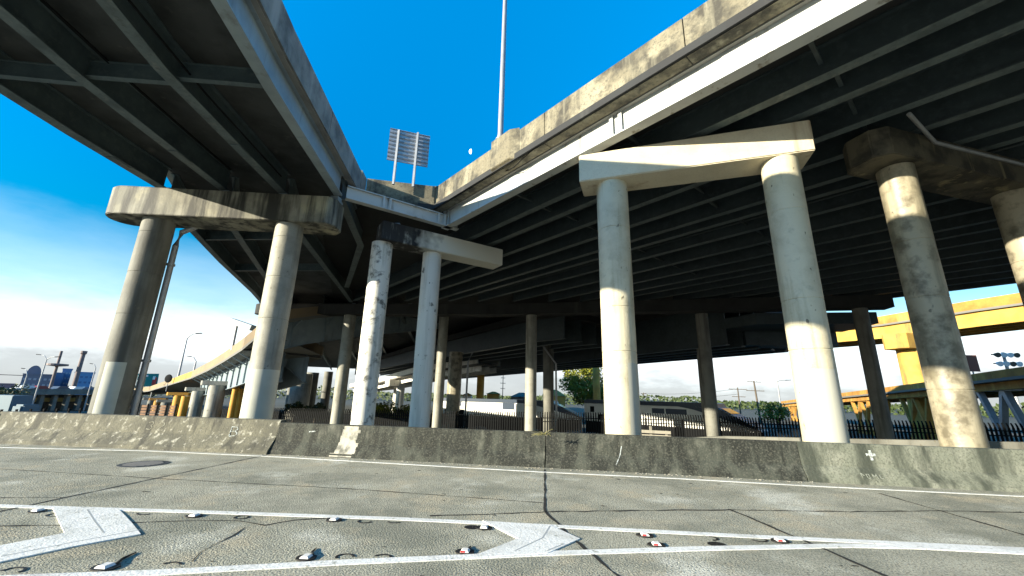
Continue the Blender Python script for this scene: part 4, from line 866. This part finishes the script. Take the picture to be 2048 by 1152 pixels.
# ------------------------------------------------------------------ the train
def loco(label, A_, B_, zt, zb, num=False, panels=(), wdt=3.1):
    """A_ tail, B_ nose tip at rail level"""
    A_, B_ = Vector(A_), Vector(B_); d = (B_-A_).normalized(); r = Vector((d.y, -d.x)); L_ = (B_-A_).length
    t = thing('locomotive', label, 'train', (A_.x, A_.y, zb), 'silver and navy locomotives')
    H = zt-zb
    def side(mb, prof, w2):     # extrude a side outline (s along, z up) across the width
        rows = []
        for sg in (-1, 1): rows.append([mb.bm.verts.new((A_.x+d.x*s+r.x*sg*w2, A_.y+d.y*s+r.y*sg*w2, z)) for s, z in prof])
        n = len(prof); mb.bm.faces.new(rows[0][::-1]); mb.bm.faces.new(rows[1])
        for i in range(n): j = (i+1) % n; mb.bm.faces.new((rows[0][i], rows[0][j], rows[1][j], rows[1][i]))
    body = MB(); side(body, [(0, zb+2.35), (L_-.3, zb+2.35), (L_, zb+2.45), (L_-.25, zb+2.65), (L_-4.4, zt-.55), (0, zt-.55)], wdt/2)
    bmesh.ops.bevel(body.bm, geom=list(body.bm.edges), offset=.12, segments=2, affect='EDGES'); body.build('body', SILVER, t, smooth=35)
    rf = MB(); side(rf, [(0, zt-.5), (L_-4.3, zt-.54), (L_-4.55, zt-.06), (L_-5.2, zt), (0, zt)], wdt/2-.1); rf.build('roof', NAVY, t)
    # navy wedge that drops forward along the side to the nose
    for sg in (1, -1):
        wb = MB(); pr = [(L_*.62, zt-.52), (L_-7.0, zt-.85), (L_-.35, zb+2.66), (L_-.28, zb+2.80), (L_-4.45, zt-.55)]
        wb.face([(A_.x+d.x*s+r.x*sg*(wdt/2+.012), A_.y+d.y*s+r.y*sg*(wdt/2+.012), z) for s, z in pr]); wb.build('navy_flash', NAVY, t)
    nose = MB(); u0, u1 = Vector((L_-4.3, zt-.50)), Vector((L_-.22, zb+2.70))
    q = [(u0+(u1-u0)*f, sg) for f, sg in ((0.02, -1), (.02, 1), (.985, 1), (.985, -1))]
    nose.face([(A_.x+d.x*(p.x+.05)+r.x*sg*(wdt/2-.1), A_.y+d.y*(p.x+.05)+r.y*sg*(wdt/2-.1), p.y+.05) for p, sg in q]); nose.build('nose_panel', NAVY, t)
    ws = MB(); q = [(u0+(u1-u0)*f, sg) for f, sg in ((.08, -.8), (.08, .8), (.33, .86), (.33, -.86))]
    ws.face([(A_.x+d.x*(p.x+.08)+r.x*sg*(wdt/2-.1), A_.y+d.y*(p.x+.08)+r.y*sg*(wdt/2-.1), p.y+.08) for p, sg in q]); ws.build('windscreen', GLASS, t)
    for sg in (1, -1):
        MB().bar((A_.x+d.x*(L_-5.6)+r.x*sg*(wdt/2+.02), A_.y+d.y*(L_-5.6)+r.y*sg*(wdt/2+.02), zt-1.05), (A_.x+d.x*(L_-4.7)+r.x*sg*(wdt/2+.02), A_.y+d.y*(L_-4.7)+r.y*sg*(wdt/2+.02), zt-1.05), .05, .6).build('cab_window', GLASS, t)
    for s0, s1, z, h, mm in panels:
        MB().bar((A_.x+d.x*s0+r.x*(wdt/2+.02), A_.y+d.y*s0+r.y*(wdt/2+.02), z), (A_.x+d.x*s1+r.x*(wdt/2+.02), A_.y+d.y*s1+r.y*(wdt/2+.02), z), .06, h).build('vent_panel', mm, t)
    fr = MB(); side(fr, [(.4, zb+.75), (L_-.8, zb+.75), (L_-.6, zb+2.34), (.4, zb+2.34)], wdt/2-.05); fr.build('underframe', BLACKM, t)
    fr = MB(); side(fr, [(L_*.38, zb+.25), (L_*.62, zb+.25), (L_*.64, zb+.74), (L_*.36, zb+.74)], wdt/2-.1); fr.build('fuel_tank', BLACKM, t)
    for c0 in (L_*.18, L_*.8):
        tr = MB(); side(tr, [(c0-2, zb+.45), (c0+2, zb+.45), (c0+1.7, zb+.74), (c0-1.7, zb+.74)], wdt/2-.2); bo = tr.build('bogie', BLACKM, t)
        for k_ in (-1.3, 1.3):
            p = A_+d*(c0+k_); MB().tube([(p.x-r.x*(wdt/2-.3), p.y-r.y*(wdt/2-.3), zb+.5), (p.x+r.x*(wdt/2-.3), p.y+r.y*(wdt/2-.3), zb+.5)], .5, 18).build('wheelset', GALV, bo)
    if num:
        cu = bpy.data.curves.new('fleet_number', 'FONT'); cu.body = '02'; cu.size = 1.15; cu.extrude = .01
        tmp = bpy.data.objects.new('tmp', cu); COL.objects.link(tmp); dg = bpy.context.evaluated_depsgraph_get(); me = bpy.data.meshes.new_from_object(tmp.evaluated_get(dg)); bpy.data.objects.remove(tmp)
        s = L_*.28; p = A_+d*s+r*(wdt/2+.03); mtx = Matrix(((d.x, 0, r.x, p.x), (d.y, 0, r.y, p.y), (0, 1, 0, zb+2.5), (0, 0, 0, 1)))
        me.transform(Matrix.Translation(-Vector((A_.x, A_.y, zb))) @ mtx); me.materials.clear(); me.materials.append(NAVY)
        o = bpy.data.objects.new('fleet_number', me); COL.objects.link(o); o.parent = t
    return t
ZR = -3.9
loco('farther silver and navy locomotive, its sloping nose beside the yellow column', (-18.1, 72.8), (6.0, 65.6), 1.15, ZR, True, [(3.2, 4.6, .25, .7, NAVY), (12.2, 14.2, .1, 1.0, NAVY), (1.5, 5.2, -1.05, .8, BLACKM)])
loco('nearer silver and navy locomotive with its nose towards the right trestles', (6.9, 65.0), (24.0, 48.6), 1.45, ZR, False, [(11.2, 12.9, .28, .62, NAVY), (13.1, 15.8, .28, .62, NAVY), (1.2, 1.9, .1, .8, BLACKM), (2.6, 3.8, -.95, .8, BLACKM)])
bal = MB(); bal.sweep([(-60, 82, 0), (-18, 72.8, 0), (6.4, 65.4, 0), (24, 48.6, 0), (40, 33.5, 0)], [(-3, -4.2), (3, -4.2), (2, -3.95), (-2, -3.95)]); bal.build('track_bed', EARTH, kind='structure')

# ------------------------------------------------------------------ trees and bushes
def tree(name, label, cat, c, rad, zb, n, lm, leaf=.30, squash=1.0, trunk=True, lobes=9, group=None):
    t = thing(name, label, cat, (c[0], c[1], zb), group); rnd = random.Random(hash(label) % 9999 if False else len(label)*31+n)
    if trunk:
        k = MB(); k.tube([(c[0], c[1], zb), (c[0]+.1, c[1], (zb+c[2])/2), (c[0], c[1], c[2])], [rad*.09, rad*.07, rad*.03], 9)
        for i in range(7):
            a = rnd.uniform(0, 6.28); k.tube([(c[0], c[1], c[2]-rad*rnd.uniform(.2, .8)), (c[0]+math.cos(a)*rad*.35, c[1]+math.sin(a)*rad*.35, c[2]+rad*rnd.uniform(-.2, .3)), (c[0]+math.cos(a)*rad*.75, c[1]+math.sin(a)*rad*.75, c[2]+rad*rnd.uniform(0, .7)*squash)], [rad*.035, rad*.02, rad*.008], 6)
        k.build('trunk', BARK, t)
    mb = MB(); lob = []
    for i in range(lobes):
        a = rnd.uniform(0, 6.28); e = rnd.uniform(-.5, 1.0); rr = rad*rnd.uniform(.25, .72)
        lob.append((Vector((c[0]+math.cos(a)*rr, c[1]+math.sin(a)*rr, c[2]+e*rad*.75*squash)), rad*rnd.uniform(.22, .42)))
    lob.append((Vector(c), rad*.5))
    for i in range(n):
        lc, lr = rnd.choice(lob); v = Vector((rnd.gauss(0, 1), rnd.gauss(0, 1), rnd.gauss(0, 1))).normalized()*lr*rnd.uniform(.55, 1.08)
        p = lc+Vector((v.x, v.y, v.z*squash)); s = leaf*rnd.uniform(.5, 1.2)
        ax = Vector((rnd.gauss(0, 1), rnd.gauss(0, 1), rnd.gauss(0, 1))).normalized(); bx = ax.cross(Vector((rnd.gauss(0, 1), rnd.gauss(0, 1), rnd.gauss(0, 1)))).normalized()
        mb.face([p-ax*s, p+bx*s*.45, p+ax*s, p-bx*s*.45])
    bm_ = mb.bm; me = bpy.data.meshes.new('crown'); bmesh.ops.translate(bm_, verts=bm_.verts, vec=-t.location); bm_.to_mesh(me); bm_.free(); me.materials.append(lm)
    o = bpy.data.objects.new('crown', me); COL.objects.link(o); o.parent = t
    return t
q = at_d(1172, 774, 126); tree('broadleaf_tree', 'bright yellow-green sunlit tree between the two locomotives', 'tree', (q.x, q.y, q.z-.5), 8.2, -4, 7500, LEAF, .46, 1.0, lobes=26)
q = at_d(1215, 790, 120); tree('broadleaf_tree', 'lower green tree behind the pale round column and the train', 'tree', (q.x, q.y, q.z-1), 3.2, -4, 1500, LEAF, .32)
for px, py, D_, r_, lab, mm in [(770, 815, 66, 2.2, 'yellow-green bush between the twin whitewashed columns', LEAF), (815, 818, 70, 1.7, 'small bush by the right whitewashed column', LEAF), (632, 816, 75, 1.9, 'dim green shrub under the bracketed girders', LEAF2), (1552, 819, 100, 2.7, 'yellow-green bush just beyond the nose of the nearer locomotive', LEAF), (8, 783, 110, 3.0, 'dark round tree at the left edge of the picture', LEAF2), (590, 812, 80, 1.6, 'dark shrub beside the broad warm-lit column', LEAF2)]:
    q = at_d(px, py, D_); tree('shrub', lab, 'bush', (q.x, q.y, max(-4+r_*.5, q.z-r_*.5)), r_*1.3, -4, 1500, mm, .26, .75, trunk=True, lobes=14)

# ------------------------------------------------------------------ power poles and small far buildings
def power_pole(label, px, ytop, D_, armz, r=.16, lean=0):
    b = at_d(px, 800, D_); zt = at_d(px + (px-1094)/3231*(ytop-800), ytop, D_).z
    t = thing('power_pole', label, 'power pole', (b.x, b.y, -4), 'power poles on the skyline')
    MB().tube([(b.x, b.y, -4), (b.x+lean, b.y, zt)], [r*1.3, r*.8], 10).build('pole', BARK, t)
    for dz, hw in armz:
        k = MB().bar((b.x-hw+lean, b.y-.1, zt-dz), (b.x+hw+lean, b.y-.1, zt-dz-.05), .12, .14).build('crossarm', BARK, t)
        for s in (-.9, -.4, .4, .9): MB().lathe(b.x+lean+hw*s, b.y-.1, [(.05, zt-dz+.06), (.08, zt-dz+.14), (.04, zt-dz+.3)], 8).build('insulator', GALV, k)
    return b, zt
p1 = power_pole('timber power pole with two crossarms right of the nearer locomotive', 1516, 762, 112, [(.2, 1.5), (2.2, 2.0)], .2, -.4)
p2 = power_pole('power pole half hidden by the wide dark column', 1478, 775, 118, [(.4, 2.2), (2.2, 1.6)], .16)
p3 = power_pole('thin lattice-like power pole behind the farther locomotive', 1005, 735, 160, [(4, .8), (6, 1.0), (8, .9)], .14)
p4 = power_pole('short far pole peeping over the right locomotive roof beside the pale column', 1288, 785, 130, [(.3, .8)], .1)
for dz in (.3, 1.6):
    a = Vector((p4[0].x, p4[0].y, p4[1]-dz*.6)); b = Vector((p2[0].x, p2[0].y, p2[1]-dz)); m_ = (a+b)/2-Vector((0, 0, .7))
    mb = MB(); mb.tube([a, a*.5+m_*.5-Vector((0, 0, .2)), m_, m_*.5+b*.5-Vector((0, 0, .2)), b], .035, 6); tag(mb.build('overhead_cable', BLACKM), ('upper' if dz < 1 else 'lower')+' thin cable strung above the nearer locomotive', 'cable')
def small_house(label, px0, px1, ytop, yeave, D_, wm, rm):
    a, b = at_d(px0, yeave, D_), at_d(px1, yeave, D_); zr = at_d((px0+px1)/2, ytop, D_).z; ze = (a.z+b.z)/2; dd = abs(b.x-a.x)*.8
    t = thing('small_building', label, 'building', (a.x, a.y, -4), 'small buildings beyond the tracks')
    MB().prism([(a.x, a.y), (b.x, b.y), (b.x, b.y+dd), (a.x, a.y+dd)], -4, ze).build('wall', wm, t)
    mb = MB(); e = .4; A4 = [(a.x-e, a.y-e), (b.x+e, b.y-e), (b.x+e, b.y+dd+e), (a.x-e, a.y+dd+e)]; cx, cy = (a.x+b.x)/2, (a.y+b.y+dd)/2
    lo = [mb.bm.verts.new((x, y, ze+.003)) for x, y in A4]; hi = [mb.bm.verts.new((cx+sx, cy, zr)) for sx in (-dd*.15, dd*.15)]
    mb.bm.faces.new(lo[::-1]); mb.bm.faces.new((lo[0], lo[1], hi[1], hi[0])); mb.bm.faces.new((lo[1], lo[2], hi[1])); mb.bm.faces.new((lo[2], lo[3], hi[0], hi[1])); mb.bm.faces.new((lo[3], lo[0], hi[0])); mb.build('roof', rm, t)
small_house('orange-lit hipped roof behind the nose of the farther locomotive', 1088, 1130, 779, 792, 120, YELLOW, mat('orange_roof', (.5, .26, .08), .8))
small_house('grey hipped roof showing above the farther locomotive', 1022, 1062, 785, 794, 125, CONCG, CONCG)
small_house('small ochre rooftop structure above the train beside the lone pale column', 974, 998, 783, 788, 130, YELLOW, ORANGE)
small_house('pale low roof at the left end of the train', 925, 942, 786, 791, 130, CONCW, ORANGE)
# floodlights and sign on the right
b = at_d(2030, 790, 110); zt = at_d(2022, 704, 110).z
t = thing('floodlight_mast', 'stadium floodlight mast with three rows of lamps at the right edge', 'floodlight mast', (b.x, b.y, -4))
MB().tube([(b.x, b.y, -4), (b.x, b.y, zt)], [.35, .2], 12).build('pole', GALV, t)
for i in range(3):
    z = zt-.4-i*1.5; MB().bar((b.x-1.9, b.y, z), (b.x+1.9, b.y, z-.05), .18, .18).build('crossbar', BARK, t)
    for j in range(4):
        x = b.x-1.5+j*1.0; mb = MB(); mb.tube([(x, b.y-.1, z), (x-.1, b.y-.75, z-.15)], [.2, .44], 14); mb.build('floodlamp', WHITE if (i+j) % 3 else BARK, t)
q = at_d(1946, 737, 72); t = thing('road_sign', 'rust-brown sign back on a post beside the grimy right column', 'road sign', (q.x, q.y, q.z-1))
MB().bar((q.x-.7, q.y, q.z+.6), (q.x+.7, q.y, q.z+.6), .08, 1.9).build('panel', mat('rust_brown', (.16, .06, .04), .7), t)
MB().tube([(q.x, q.y+.1, q.z-1.4), (q.x, q.y+.1, q.z+1.3)], .07, 8).build('post', GALV, t)

# far treeline and low roofs along the horizon, too distant to tell apart
mb = MB(); rnd = random.Random(5)
for i in range(9000):
    a = rnd.uniform(-1.25, 1.2); D_ = rnd.uniform(330, 420); h = (2.2+1.6*math.sin(a*9)+1.3*math.sin(a*23+1)+.9*math.sin(a*61))
    p = Vector((math.sin(a)*D_, math.cos(a)*D_, -4+rnd.uniform(0, 1)**.8*(max(1.2, h)+4.5))); sz = rnd.uniform(.7, 1.5)
    ax = Vector((rnd.gauss(0, 1), rnd.gauss(0, 1), rnd.gauss(0, 1))).normalized(); bx = ax.cross(Vector((0.3, 1, .2))).normalized()
    mb.face([p-ax*sz, p+bx*sz*.7, p+ax*sz, p-bx*sz*.7])
o = bpy.data.meshes.new('far_trees'); mb.bm.to_mesh(o); mb.bm.free(); o.materials.append(LEAF2)
o = bpy.data.objects.new('far_trees', o); COL.objects.link(o); o['kind'] = 'stuff'

t = thing('weed', 'small dry weed sprouting from the gap between the two dark barriers', 'weed', (0.0, 10.55, .80))
k = MB(); rnd = random.Random(8)
for i in range(26):
    a = rnd.uniform(0, 6.28); l_ = rnd.uniform(.1, .32); p0 = Vector((rnd.uniform(-.12, .12), 10.55+rnd.uniform(-.04, .06), .80)); p1 = p0+Vector((math.cos(a)*l_*.9-.05, math.sin(a)*l_*.3-.06, l_*rnd.uniform(-.2, .5)))
    k.tube([p0, (p0+p1)/2+Vector((0, 0, .03)), p1], [.006, .005, .003], 5)
k.build('stalks', mat('dry_stalk', (.22, .2, .08), .9), t)
